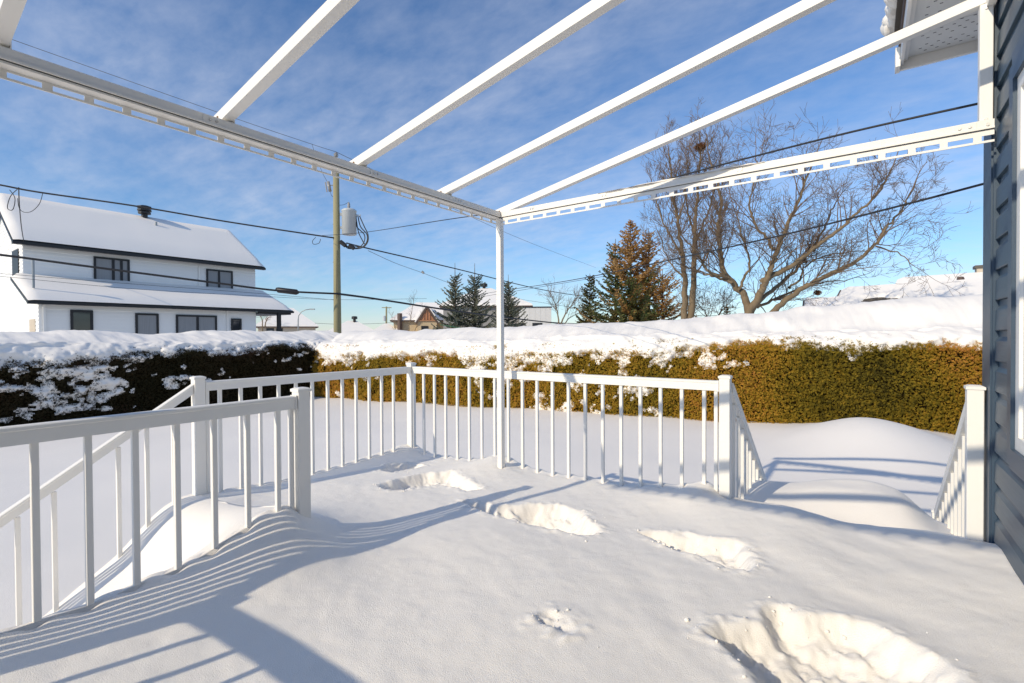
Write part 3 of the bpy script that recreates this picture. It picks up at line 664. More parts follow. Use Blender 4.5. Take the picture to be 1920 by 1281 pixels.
lz = [-.65, -.65, -.65, -.58, -.49, -.55, -.34, -.45, -.5]
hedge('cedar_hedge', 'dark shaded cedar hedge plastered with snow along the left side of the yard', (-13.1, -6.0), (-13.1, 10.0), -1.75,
      lambda u: np.interp(u, lu, lz), lambda u: -.12+0*u, lambda u: np.interp(u, [0, 8, 9.3, 10.8, 12.4, 14.5], [.10, .11, .16, .08, .15, .14]), 80, thr_left, 3000, CEDAR_SHADED, .8, 1.7)

# ------------------------------------------------------------------ utility pole
def wire_pts(pix, d0, d1, n=10, sag=None):
    pix = [np.array(p, float) for p in pix]; seg = [0]
    for a_, b_ in zip(pix[:-1], pix[1:]): seg.append(seg[-1]+np.linalg.norm(b_-a_))
    out_ = []
    for i in range(len(pix)-1):
        p0 = pix[max(i-1, 0)]; p1 = pix[i]; p2 = pix[i+1]; p3 = pix[min(i+2, len(pix)-1)]
        for k_ in range(n):
            t = k_/n; q = .5*((2*p1)+(-p0+p2)*t+(2*p0-5*p1+4*p2-p3)*t*t+(-p0+3*p1-3*p2+p3)*t**3)
            s_ = (seg[i]+(seg[i+1]-seg[i])*t)/seg[-1]; D = 1/((1-s_)/d0+s_/d1); out_.append(at(q[0], q[1], D))
    out_.append(at(pix[-1][0], pix[-1][1], d1)); return out_
DP = 20.0
pb = at(633, 640, DP); pb[2] = -2.2; ptop = at(630, 300, DP)
po = empty('utility_pole', tuple(pb), 'weathered wooden utility pole carrying a grey transformer', 'utility pole')
P_ = lambda x, y, dd=0: at(x, y, DP+dd)
shaft = MB().tube([Vector(pb), Vector((pb[0]*.5+ptop[0]*.5, pb[1]*.5+ptop[1]*.5, pb[2]*.5+ptop[2]*.5)), Vector(ptop)], [.165, .140, .115], 18).build('shaft', POLEWOOD, po, True)
MB().tube([P_(630, 300), P_(630, 286)], .02, 8).build('top_pin', LAMP, po)
MB().lathe(P_(630, 292), [(.03, -.06), (.09, -.04), (.05, .0), (.10, .02), (.06, .05), (.09, .07), (.04, .12)], 12).build('insulator', PORC, po, True)
tr = MB().lathe(P_(655, 440), [(.20, -.02), (.285, .0), (.285, .92), (.30, .93), (.30, .97), (.24, 1.02), (.05, 1.05)], 24).build('transformer', GREYPAINT, po, True)
MB().lathe(P_(654, 393), [(.05, 0), (.075, .04), (.045, .08), (.07, .12), (.045, .16), (.06, .20), (.02, .30)], 12).build('bushing', PORC, tr, True)
MB().bar(P_(634, 402), P_(645, 402), .05, .12).build('bracket', LAMP, tr); MB().bar(P_(634, 427), P_(645, 427), .05, .10).build('bracket', LAMP, tr)
for px in (667, 670, 674): MB().tube([P_(px, 404), P_(px+2, 404)], .04, 8).build('terminal', GREYPAINT, tr)
for i, (a_, b_) in enumerate(((668, 683), (671, 688), (674, 690))):
    MB().tube(wire_pts([(a_, 405), (a_+1+i*4, 425), (b_, 440), (b_-1, 455), (b_-12, 465), (b_-30, 466), (645, 458)], DP, DP, 6), .022, 6).build('drop_cable', CABLE, tr)
MB().tube(wire_pts([(668, 410), (672, 435), (680, 452), (684, 462), (660, 463)], DP, DP, 6), .02, 6).build('drop_cable', CABLE, tr)
for a_ in ((638, 453, 648, 461), (655, 460, 664, 466)):
    MB().tube([P_(a_[0], a_[1], -.15), P_(a_[2], a_[3], -.15)], .085, 8).build('connector', BLACK, po)
cu = MB().tube([P_(615, 341), P_(619, 359)], .065, 8).build('fuse_cutout', PORC, po, True); MB().tube([P_(610, 342), P_(613, 360)], .025, 8).build('fuse_tube', PORC, cu); MB().tube([P_(618, 348), P_(629, 347)], .02, 6).build('arm', LAMP, cu)
MB().tube(wire_pts([(585, 271), (595, 300), (605, 325), (613, 340)], DP, DP, 5), .008, 5).build('jumper', CABLE, po)
MB().tube(wire_pts([(619, 358), (622, 367), (630, 373)], DP, DP, 5), .008, 5).build('jumper', CABLE, po)
MB().tube(wire_pts([(636, 385), (645, 384), (654, 380), (654, 390)], DP, DP, 5), .008, 5).build('jumper', CABLE, po)
for yy in (396, 421, 447, 492): 
    MB().tube([P_(624, yy), P_(629, yy)], .014, 6).build('step_bolt', LAMP, po)
MB().tube(wire_pts([(632, 470), (631.5, 520), (631, 560)], DP-.17, DP-.17, 3), .012, 5).build('ground_wire', CABLE, po)
MB().tube(wire_pts([(592, 445), (586, 452), (588, 458), (598, 456), (601, 448)], DP-.3, DP-.3, 6), .012, 5).build('cable_loop', CABLE, po)

def wire(label, pix, d0, d1, r_, mat=None, n=8):
    pts = wire_pts(pix, d0, d1, n); m = MB().tube(pts, r_, 5)
    return setp(m.build('overhead_wire', mat or CABLE, None, True), label, 'wire')
wire('thin bare top wire running over the utility pole insulator, left span', [(-120, 22), (8, 69), (409, 211), (577, 268), (630, 285)], 14.5, DP, .010, ALUWIRE)
wire('thin bare top wire leaving the pole towards the spruces', [(630, 285), (690, 314), (732, 335), (950, 437), (1117, 502)], DP, 55, .012, ALUWIRE)
wire('black twisted secondary cable crossing above the white house', [(-120, 325), (0, 347), (75, 361), (250, 386), (420, 415), (590, 441), (632, 447)], 16, DP, .030)
wire('black twisted cable sagging from the pole past the blue spruces', [(650, 456), (690, 466), (850, 503), (1000, 540), (1100, 557)], DP, 48, .030)
wire('thick black communication cable crossing in front of the white house', [(-120, 466), (0, 478), (160, 499), (400, 530), (520, 545), (632, 551)], 14.5, DP-.25, .038)
wire('thick black communication cable right of the utility pole', [(632, 551), (700, 560), (830, 580), (935, 594), (1060, 608)], DP-.25, 40, .045)
wire('upper of two thin telephone wires across the white house', [(-60, 509), (0, 513), (240, 532), (480, 550), (632, 563)], 16, DP, .007)
wire('lower of two thin telephone wires across the white house', [(-60, 514), (0, 518), (240, 541), (480, 555), (632, 562), (800, 560)], 16, 26, .007)
wire('black twisted service drop from the pole to the blue house', [(600, 442), (690, 435), (865, 408), (1080, 380), (1350, 310), (1600, 247), (1842, 193)], DP, 3.1, .0085)
wire('upper of two telephone drops rising to the blue house corner', [(850, 562), (925, 548), (1080, 524), (1250, 489), (1480, 438), (1700, 383), (1852, 343)], 40, 3.3, .009)
wire('lower of two telephone drops crossing behind the awning column', [(850, 566), (925, 553), (1080, 527), (1200, 507), (1250, 496)], 40, 22, .012)
wire('thin grey wire with a splice hanging left of the blue spruces', [(690, 470), (740, 493), (790, 511), (840, 530), (870, 540)], DP, 34, .011, ALUWIRE)
wire('low thin wire passing in front of the bare trees', [(970, 560), (1000, 565), (1117, 582), (1250, 592), (1400, 590), (1530, 580), (1700, 570)], 40, 14, .010)
wire('low cable drooping beside the pale flat-roofed house', [(900, 590), (935, 594), (1000, 601), (1060, 606), (1130, 608)], 40, 24, .016)
wire('distant wire between the snowy roofs left of the small pole', [(590, 606), (640, 608), (722, 606), (760, 600)], 60, 70, .02)
sp = setp(MB().tube([at(518, 541, DP-.4), at(522, 544, DP-.4), at(556, 548, DP-.4), at(560, 549, DP-.4)], [.05, .11, .11, .05], 12).build('splice_case', BLACK, None, True), 'black cylindrical cable splice case hanging under the communication cable', 'splice case')
setp(MB().tube([at(791, 509, 26), at(794.5, 512.5, 26)], .06, 8).build('wire_splice', PORC, None), 'small grey splice on the thin wire left of the spruces', 'splice')
wire('drooping jumper loop hanging from the secondary cable at far left', [(36, 352), (20, 368), (14, 390), (24, 393), (28, 372), (18, 356)], 16.5, 16.5, .012)
wire('pair of looped taps on the secondary cable above the white roof', [(80, 363), (74, 382), (60, 396), (45, 398), (36, 390), (33, 372)], 16.6, 16.6, .010)
wire('twisted service drop hanging down in front of the white roof', [(35, 352), (36, 380), (40, 425), (46, 460), (52, 488), (56, 500)], 17, 30, .018)

# ------------------------------------------------------------------ white neighbour house on the left
WX, LX, YL, YRT = -34.0, -31.0, 5.66, 17.1
nb = empty('white_house', (WX, YL, -1.6), 'white lap-sided two-storey house with black windows and snowy roofs', 'house')
MB().prism([(WX, YL, -1.8), (WX, YL, 4.85), (-38, YL, 7.45), (-42, YL, 4.85), (-42, YL, -1.8)], (0, YRT-YL, 0)).build('upper_wall', LAPW, nb)
MB().prism([(LX, YL+.0, -1.8), (LX, YL+.0, 1.62), (WX+.02, YL+.0, 2.75), (WX+.02, YL+.0, -1.8)], (0, 9.95, 0)).build('lower_wall', LAPW, nb)
rf = MB().prism([(-33.45, 5.2, 4.60), (-33.45, 5.2, 4.76), (-38, 5.2, 7.60), (-42.6, 5.2, 4.76), (-42.6, 5.2, 4.6), (-38, 5.2, 7.43)], (0, 12.3, 0)).build('upper_roof', BLACKTRIM, nb)
def snow_roof(parent, prof, y0, y1, name='roof_snow'):
    # prof: polyline (x,z) from eave up; returns snow slab with soft edges
    n = 60; V = []; F = []; K = len(prof)
    for i in range(n+1):
        t = i/n; yy = y0+(y1-y0)*t; e = min(1, min(t, 1-t)*n/1.2)
        for k_, (x, z_, h) in enumerate(prof):
            V.append((x, yy, z_+h*(e**.5)*(1+.12*float(fbm(np.array([yy*.5]), np.array([x*.5]), 5, 2)[0]))))
    for i in range(n):
        for k_ in range(K-1): F.append((i*K+k_, (i+1)*K+k_, (i+1)*K+k_+1, i*K+k_+1))
    return link(name, np_mesh(name, V, F, True), SNOW_FAR, parent)
def lerp_prof(x0, z0, x1, z1, h, n=7, soft=True):
    pr = []
    for i in range(n+1):
        t = i/n; pr.append((x0+(x1-x0)*t, z0+(z1-z0)*t+.005, h*(min(1, .15+t*6) if soft else 1)))
    return pr
snow_roof(rf, lerp_prof(-33.42, 4.77, -38, 7.61, .24)+[(-38.6, 7.3, .24), (-42.6, 4.78, .2)], 5.22, 17.48)
MB().box(-33.62, -33.34, 5.2, 17.5, 4.58, 4.72).build('gutter', BLACKTRIM, rf)
lr = MB().prism([(-30.55, 5.2, 1.56), (-30.55, 5.2, 1.70), (-34.02, 5.2, 3.0), (-34.02, 5.2, 2.86)], (0, 12.62, 0)).build('lower_roof', BLACKTRIM, nb)
snow_roof(lr, lerp_prof(-30.55, 1.70, -34.0, 3.0, .22), 5.22, 17.80)
MB().box(-30.66, -30.44, 5.2, 17.82, 1.55, 1.67).build('gutter', BLACKTRIM, lr)
def lap_x(X, y0, y1, z0, z1, par, e=.185):
    m = MB(); z_ = z0
    while z_ < z1-.02:
        t_ = min(z_+e, z1); m.add([(X, y0, z_), (X+.028, y0, z_), (X+.004, y0, t_), (X, y0, t_), (X, y1, z_), (X+.028, y1, z_), (X+.004, y1, t_), (X, y1, t_)], [(0,1,2,3),(7,6,5,4),(1,0,4,5),(2,1,5,6)]); z_ += e
    m.build('lap_siding', LAPW, par)['kind'] = 'stuff'
def lap_y(Y, z0, z1, xr, par, e=.185):
    m = MB(); z_ = z0
    while z_ < z1-.02:
        t_ = min(z_+e, z1); x0, x1 = xr(z_+e*.5)
        if x1-x0 > .05: m.add([(x0, Y, z_), (x0, Y-.028, z_), (x0, Y-.004, t_), (x0, Y, t_), (x1, Y, z_), (x1, Y-.028, z_), (x1, Y-.004, t_), (x1, Y, t_)], [(3,2,1,0),(4,5,6,7),(5,4,0,1),(6,5,1,2)])
        z_ += e
    m.build('lap_siding', LAPW, par)['kind'] = 'stuff'
lap_x(WX, YL, YRT, 2.4, 4.62, nb); lap_x(LX, YL+.01, YL+9.9, -1.6, 1.56, nb)
lap_y(YL, 1.8, 7.2, lambda z_: (-42+max(0, (z_-4.85)*1.54), WX-max(0, (z_-4.85)*1.54)), nb)
lap_y(YL, -1.6, 2.7, lambda z_: (WX, LX-max(0, (z_-1.62)*2.65)), nb)
def bwin(x, y0, y1, z0, z1, mull=(), par=nb, curtain_reflect=False):
    f = MB(); fw = .10
    x += .03; f.box(x-.05, x+.06, y0, y1, z1-fw, z1); f.box(x-.05, x+.06, y0, y1, z0, z0+fw); f.box(x-.05, x+.06, y0, y0+fw, z0+fw, z1-fw); f.box(x-.05, x+.06, y1-fw, y1, z0+fw, z1-fw)
    for m_ in mull: f.box(x-.045, x+.055, m_-.06, m_+.06, z0+fw, z1-fw)
    wo = f.build('window', BLACKTRIM, par)
    edges = [y0+fw]+[e for m_ in mull for e in (m_-.06, m_+.06)]+[y1-fw]
    for a_, b_ in zip(edges[::2], edges[1::2]): MB().box(x+.006, x+.02, a_, b_, z0+fw, z1-fw).build('pane', CURTAIN_REFLECT if curtain_reflect else GLASSD, wo)
    return wo
bwin(WX, 8.40, 10.0, 2.9, 4.42, (9.25, 9.62), nb, True); bwin(WX, 14.0, 15.6, 2.9, 4.34, (14.75,), nb, True)
bwin(LX, 6.75, 7.60, -.4, 1.35); bwin(LX, 9.33, 10.37, -.4, 1.28, (), nb, True); bwin(LX, 11.19, 13.3, -.8, 1.26, (12.27,), nb, True); bwin(LX, 14.1, 14.7, -.8, 1.12)
for y_ in (5.78, 13.85): MB().box(LX+.02, LX+.10, y_, y_+.09, -1.8, 1.55).build('downspout', WHITE, nb)
MB().box(WX+.02, WX+.09, 13.55, 13.64, 2.9, 4.5).build('downspout', WHITE, nb)
w0 = onY(22, 472, YL-.06); w1 = onY(34, 516, YL-.06); MB().box(w0[0], w1[0], YL-.06, YL-.005, w1[2], w0[2]).build('side_window', BLACKTRIM, nb)
MB().box(LX-1.7, LX-.6, YL-.04, YL-.005, -1.8, .9).build('stone_panel', STONE_TAN, nb)
for y_ in (16.9,): MB().box(-30.75, -30.55, y_-.1, y_+.1, -1.8, 1.56).build('porch_post', BLACKTRIM, nb)
MB().box(-33.9, -30.6, 15.6, 17.7, 1.44, 1.55).build('porch_ceiling', BLACKTRIM, nb)
vt = MB().lathe((-37.9, 12.0, 7.55), [(.18, 0), (.18, .45), (.36, .45), (.36, .55), (.24, .56), (.24, .62), (.40, .63), (.40, .72), (.24, .73), (.24, .80), (.40, .81), (.40, .92), (.2, .98)], 8).build('roof_vent', BLACK, nb)
MB().lathe((-36.9, 12.3, 6.95), [(.07, 0), (.07, .45), (.05, .45)], 8).build('vent_pipe', LAMP, nb)
ms = MB().tube([onX(63, 540, -31.6), onX(62, 487, -31.6)], .05, 8).build('service_mast', LAMP, nb)
MB().tube(wire_pts([(62, 490), (55, 492), (53, 515), (58, 520), (60, 500), (68, 500), (70, 512), (64, 516)], 30.0, 30.0, 6), .02, 5).build('mast_cable', CABLE, ms)

# ------------------------------------------------------------------ trees
def tube_np(segs, sides_big=7, thin=.03):
    m = MB()
    for pts, rad in segs: m.tube(pts, rad, sides_big if max(rad) > thin else 3, cap=False)
    return m
def grow(segs, p, d, L, r_, lvl, R_, up=.12, wob=.22, spread=.75, kids=(2, 4), decay=.66, rmin=.0045):
    n = 5 if lvl > 0 else 4; pts = [Vector(p)]; rad = [r_]; d = Vector(d).normalized()
    for i in range(n):
        d = (d+Vector((R_.gauss(0, wob), R_.gauss(0, wob), R_.gauss(0, wob)+up))*.5).normalized()
        pts.append(pts[-1]+d*(L/n)); rad.append(max(rmin, r_*(1-.62*(i+1)/n)))
    segs.append((pts, rad))
    if lvl <= 0: return
    for k_ in range(R_.randint(*kids)):
        t = R_.uniform(.25, 1.0); f_ = t*n; i = min(int(f_), n-1); q = pts[i].lerp(pts[i+1], f_-i)
        ax = (pts[i+1]-pts[i]).normalized(); o = ax.orthogonal().normalized(); o.rotate(Matrix.Rotation(R_.uniform(0, 6.283), 3, ax))
        dd = (ax*(1.0-spread*.35)+o*spread*R_.uniform(.6, 1.1)).normalized()
        grow(segs, q, dd, L*decay*R_.uniform(.7, 1.15), max(rmin, rad[i]*.55), lvl-1, R_, up, wob, spread, kids, decay, rmin)
def bare_tree(name, label, D, limbs, seed, kid_n, kid_len, lvl, extra=(), up=.12, spread=.75, bark=BARK, group=None):
    R_ = random.Random(seed); b0 = at(limbs[0][0][0][0], limbs[0][0][0][1], D); base = (b0[0], b0[1], -1.9)
    t_ = empty(name, base, label, 'tree', group); main = []; tw = []
    for pix, r0, r1, dz in limbs:
        n_ = len(pix); pts = [Vector(at(p[0], p[1], D+dz*(i/(max(1, n_-1))))) for i, p in enumerate(pix)]
        # resample smooth
        P = []
        for i in range(n_-1):
            a_ = pts[max(i-1, 0)]; b_ = pts[i]; c_ = pts[i+1]; d_ = pts[min(i+2, n_-1)]
            for k_ in range(5):
                t = k_/5; P.append(.5*((2*b_)+(c_-a_)*t+(2*a_-5*b_+4*c_-d_)*t*t+(-a_+3*b_-3*c_+d_)*t**3))
        P.append(pts[-1]); m_ = len(P); P = [p+Vector((R_.gauss(0, .02), R_.gauss(0, .02), R_.gauss(0, .02))) for p in P]
        r0 *= .78; r1 *= .7; rad = [r0+(r1-r0)*(i/(m_-1))**.8 for i in range(m_)]
        main.append((P, rad))
        for k_ in range(int(kid_n*m_/12)):
            t = R_.uniform(.22, 1)**.8; i = min(int(t*(m_-1)), m_-2); ax = (P[i+1]-P[i]).normalized(); o = ax.orthogonal().normalized(); o.rotate(Matrix.Rotation(R_.uniform(0, 6.283), 3, ax))
            dd = (ax*.8+o*R_.uniform(.4, .95)+Vector((0, 0, .25))).normalized()
            grow(tw, P[i], dd, kid_len*R_.uniform(.6, 1.25)*(1.1-.35*t), min(rad[i]*.5, .022), lvl, R_, up, .24, spread)
        grow(tw, P[-1], (P[-1]-P[-3]).normalized(), kid_len*.9, rad[-1], lvl, R_, up, .2, spread)
    # trunk foot down to the ground
    big = [(P, r_) for P, r_ in main]
    for P, r_ in main[:1]: big.append(([Vector((P[0].x, P[0].y, -2.0)), P[0]], [r_[0]*1.25, r_[0]]))
    tube_np(big, 8).build('trunk', bark, t_, True)
    c_ = tube_np(tw, 5, .02).build('crown', TWIG, t_, True); c_['kind'] = 'stuff'
    return t_
DT = 17.0
spread_limbs = [
 ([(1408, 602), (1402, 575), (1393, 552), (1375, 532), (1356, 508), (1350, 480), (1350, 450), (1347, 420), (1352, 385), (1345, 345), (1335, 310)], .19, .045, .6),
 ([(1362, 520), (1335, 512), (1318, 495), (1310, 478), (1290, 455)], .085, .03, -.5),
 ([(1372, 530), (1350, 522), (1325, 516), (1302, 505), (1280, 500)], .075, .025, .8),
 ([(1395, 600), (1410, 575), (1428, 545), (1440, 520), (1447, 500), (1458, 468), (1470, 440), (1482, 410), (1500, 370), (1512, 330)], .20, .045, -.6),
 ([(1428, 528), (1460, 512), (1490, 496), (1525, 465), (1560, 440), (1600, 405), (1640, 370), (1665, 335)], .14, .035, -1.2),
 ([(1405, 585), (1430, 560), (1460, 535), (1490, 508), (1520, 470), (1545, 430), (1560, 390)], .12, .035, .9),
 ([(1400, 600), (1412, 582), (1425, 572), (1455, 562), (1490, 545), (1540, 530), (1590, 525)], .10, .025, 1.2),
 ([(1440, 598), (1460, 575), (1490, 552), (1520, 532), (1560, 512), (1605, 490), (1640, 460), (1660, 430), (1690, 395), (1705, 365)], .15, .035, -.4),
 ([(1450, 470), (1435, 445), (1415, 420), (1405, 385), (1412, 345), (1420, 300)], .075, .025, .5),
 ([(1640, 462), (1690, 478), (1715, 500)], .04, .015, -.4),
 ([(1388, 545), (1395, 520), (1405, 500), (1400, 470), (1390, 440), (1380, 400)], .07, .025, -.8),
 ([(1478, 540), (1500, 525), (1510, 500), (1550, 480), (1620, 470)], .06, .02, .7)]
bare_tree('bare_tree', 'wide-spreading bare tree with many leaning limbs behind the back hedge', DT, spread_limbs, 5, 7.6, 1.3, 3, up=.08, spread=.8)
tall_limbs = [
 ([(1281, 605), (1284, 560), (1283, 510), (1276, 460), (1272, 420), (1262, 370), (1258, 320), (1255, 290)], .17, .03, .3),
 ([(1293, 605), (1299, 560), (1301, 500), (1303, 450), (1304, 410), (1308, 360), (1312, 310), (1314, 268)], .18, .03, -.3),
 ([(1302, 470), (1315, 430), (1330, 390), (1342, 340), (1350, 300)], .07, .02, .4),
 ([(1278, 480), (1262, 450), (1245, 420), (1232, 380), (1226, 350)], .06, .02, -.4),
 ([(1303, 440), (1290, 400), (1286, 350), (1290, 300)], .06, .02, .5),
 ([(1283, 520), (1262, 500), (1245, 470), (1238, 440)], .05, .02, .3),
 ([(1300, 520), (1322, 490), (1335, 460)], .05, .02, -.6),
 ([(1275, 410), (1283, 370), (1278, 330)], .05, .02, -.5)]
bare_tree('bare_tree', 'tall narrow bare tree with twin trunks and a leaf nest at its top', 18.5, tall_limbs, 8, 8.0, 1.05, 3, up=.2, spread=.7)
bare_tree('bare_tree', 'small bare bush-like tree beside the pale flat-roofed house', 34, [([(1048, 612), (1046, 590), (1040, 570), (1036, 555)], .08, .03, .3), ([(1050, 612), (1060, 590), (1072, 572), (1080, 560)], .08, .03, -.3), ([(1055, 612), (1068, 596), (1090, 585)], .06, .02, .4)], 21, 12, 1.1, 2, up=.12)
bare_tree('bare_tree', 'tiny far bare tree at the right edge of the white house', 60, [([(492, 612), (492, 600), (488, 592)], .1, .04, 0), ([(497, 612), (500, 600), (506, 594)], .1, .04, 0)], 22, 8, .9, 2)
bare_tree('bare_tree', 'slender leafless sapling in front of the tan brick house', 36, [([(764, 640), (768, 610), (772, 585), (776, 565)], .05, .015, .2), ([(770, 640), (782, 610), (790, 590)], .04, .015, -.2), ([(745, 640), (742, 618), (737, 600)], .03, .012, 0)], 23, 5, .7, 2, up=.2)
bare_tree('bare_tree', 'low thicket of bare twigs left of the spreading tree trunk', 19.5, [([(1330, 605), (1325, 590), (1312, 575)], .05, .02, 0), ([(1345, 605), (1352, 585), (1368, 570)], .05, .02, .4), ([(1318, 605), (1300, 590), (1290, 572)], .05, .02, -.3)], 24, 12, .95, 3, up=.06)
def leaf_nest(label, px, py, D, r_, seed):
    R_ = np.random.default_rng(seed); c = at(px, py, D); n = 900
    v = R_.normal(size=(n, 3)); v /= np.linalg.norm(v, axis=1)[:,None]; p = c+v*(r_*R_.uniform(.2, 1.25, n)**.8)[:,None]*np.array([1.1, 1.1, .85])
    a_ = R_.normal(size=(n, 3)); b_ = R_.normal(size=(n, 3)); s_ = r_*.2
    a_ /= np.linalg.norm(a_, axis=1)[:,None]; b_ /= np.linalg.norm(b_, axis=1)[:,None]
    V = np.stack([p-a_*s_, p+b_*s_*.6, p+a_*s_, p-b_*s_*.6], 1).reshape(-1, 3)
    setp(link('leaf_nest', np_mesh('leaf_nest', V, np.arange(len(V)).reshape(-1, 4)), NEST), label, 'nest')
leaf_nest('round brown leaf nest near the top of the tall bare tree', 1313, 276, 18.2, .17, 1)
leaf_nest('brown twig nest low in the spreading bare tree above a snowy roof', 1533, 549, 17.2, .10, 2)

def spruce(name, label, px, py_top, D, radius, seed, mat, deadmat=None, deadh=1.1, sparse=1.0, topspike=.5, zbase=-1.8, lean=0, droop=.25, shape=.85):
    R_ = np.random.default_rng(seed); top = at(px, py_top, D); base = np.array([top[0], top[1], zbase]); H = top[2]-zbase
    t_ = empty(name, tuple(base), label, 'tree')
    MB().tube([Vector(base), Vector(base*.5+top*.5), Vector(top)], [.03*H*.6, .018*H*.6, .012], 8).build('trunk', GREYBARK, t_, True)
    segs = []; G = [[], []]
    h = .03*H
    while h < H-topspike:
        f = 1-h/H; nb_ = int(6+5*f)
        for k_ in range(nb_):
            az = R_.uniform(0, 2*np.pi); Lb = radius*(f**shape)*R_.uniform(.45, 1.2)*(1+.25*math.sin(az*2+seed)*f)+.10
            el = .55*(1-f)-droop*f+R_.normal(0, .10); nst = max(3, int(Lb/.10))
            p = base+np.array([0, 0, h]); dirv = np.array([math.cos(az)*math.cos(el), math.sin(az)*math.cos(el), math.sin(el)])
            ln = Lb/nst; q = p.copy(); path = [Vector(p)]
            dead = deadmat is not None and (h/H > deadh+R_.normal(0, .09) or R_.uniform() < .10)
            for s_ in range(nst):
                dirv = dirv+np.array([0, 0, .045]); dirv /= np.linalg.norm(dirv); q = q+dirv*ln; path.append(Vector(q))
                fr_ = (s_+1)/nst
                if fr_ < .12: continue
                for j in range(int(7*sparse)+1):
                    side = np.cross(dirv, [0, 0, 1]); side /= np.linalg.norm(side)+1e-6
                    sg = R_.choice([-1, 1]); tl = (.10+.22*Lb*(1-fr_*.75)*.5)*R_.uniform(.5, 1.2)
                    dd = dirv*R_.uniform(.4, 1.0)+side*sg*R_.uniform(.2, 1.0)+np.array([0, 0, R_.uniform(-.55, .25)]); dd /= np.linalg.norm(dd)
                    w_ = np.cross(dd, R_.normal(size=3)); w_ /= np.linalg.norm(w_)+1e-6
                    o = q+dirv*R_.uniform(-ln, 0)
                    G[1 if dead else 0].append(np.stack([o-w_*.012, o+dd*tl*.55+w_*.028, o+dd*tl, o+dd*tl*.45-w_*.03]))
            if Lb > .35: segs.append((path, [max(.006, .012*Lb*(1-i/len(path))) for i in range(len(path))]))
        h += .13+.13*f
    tube_np(segs, 4, .5).build('branches', GREYBARK, t_)['kind'] = 'stuff'
    for gg, mm, nm in ((G[0], mat, 'crown'), (G[1], deadmat, 'withered_crown')):
        if gg:
            V = np.concatenate(gg); o = link(nm, np_mesh(nm, V, np.arange(len(V)).reshape(-1, 4)), mm, t_); o['kind'] = 'stuff'
    return t_
spruce('spruce_tree', 'left one of the pair of blue-grey spruces behind the snowy hedge', 853, 493, 34, 2.0, 31, SPRUCE_BLUE, topspike=.95)
spruce('spruce_tree', 'right one of the pair of blue-grey spruces, nearer the awning column', 890, 494, 34.5, 2.15, 32, SPRUCE_BLUE, topspike=.95)
spruce('spruce_tree', 'blue-grey spruce half hidden just right of the awning column', 953, 515, 36, 1.9, 33, SPRUCE_BLUE, topspike=.7)
spruce('spruce_tree', 'small dark olive spruce left of the tall rusty spruce', 1106, 513, 24, 1.45, 34, SPRUCE_DARK, topspike=.15, sparse=.8)
spruce('spruce_tree', 'tall green spruce with a withered rust-brown top behind the hedge', 1182, 412, 22, 2.6, 35, SPRUCE_GREEN, SPRUCE_RUST, .47, .75, .25, droop=.4, shape=.85)
spruce('spruce_tree', 'rust-brown withered spruce close against the tall bare tree', 1216, 428, 22.6, 2.2, 36, SPRUCE_GREEN, SPRUCE_RUST, .38, .6, .3, droop=.45, shape=.8)
spruce('spruce_tree', 'leaning dark spruce on the left flank of the rusty spruce', 1154, 448, 22.5, 2.0, 37, SPRUCE_GREEN, SPRUCE_RUST, .95, .6, .3, droop=.4, shape=.75)
spruce('spruce_tree', 'low brownish spruce at the foot of the rusty spruce', 1242, 505, 21.5, 1.9, 38, SPRUCE_DARK, SPRUCE_RUST, .5, .5, .3, droop=.35, shape=.65)
spruce('spruce_tree', 'tiny dark spruce behind the trunk of the spreading tree', 1362, 572, 30, .7, 39, SPRUCE_DARK, topspike=.1, sparse=.7)
setp(MB().tube(wire_pts([(825, 609), (850, 613), (880, 617), (905, 618)], 31.8, 31.8, 6), .025, 5).build('green_cord', GREENROPE, None, True), 'green cord strung across the foot of the blue-grey spruces', 'cord')

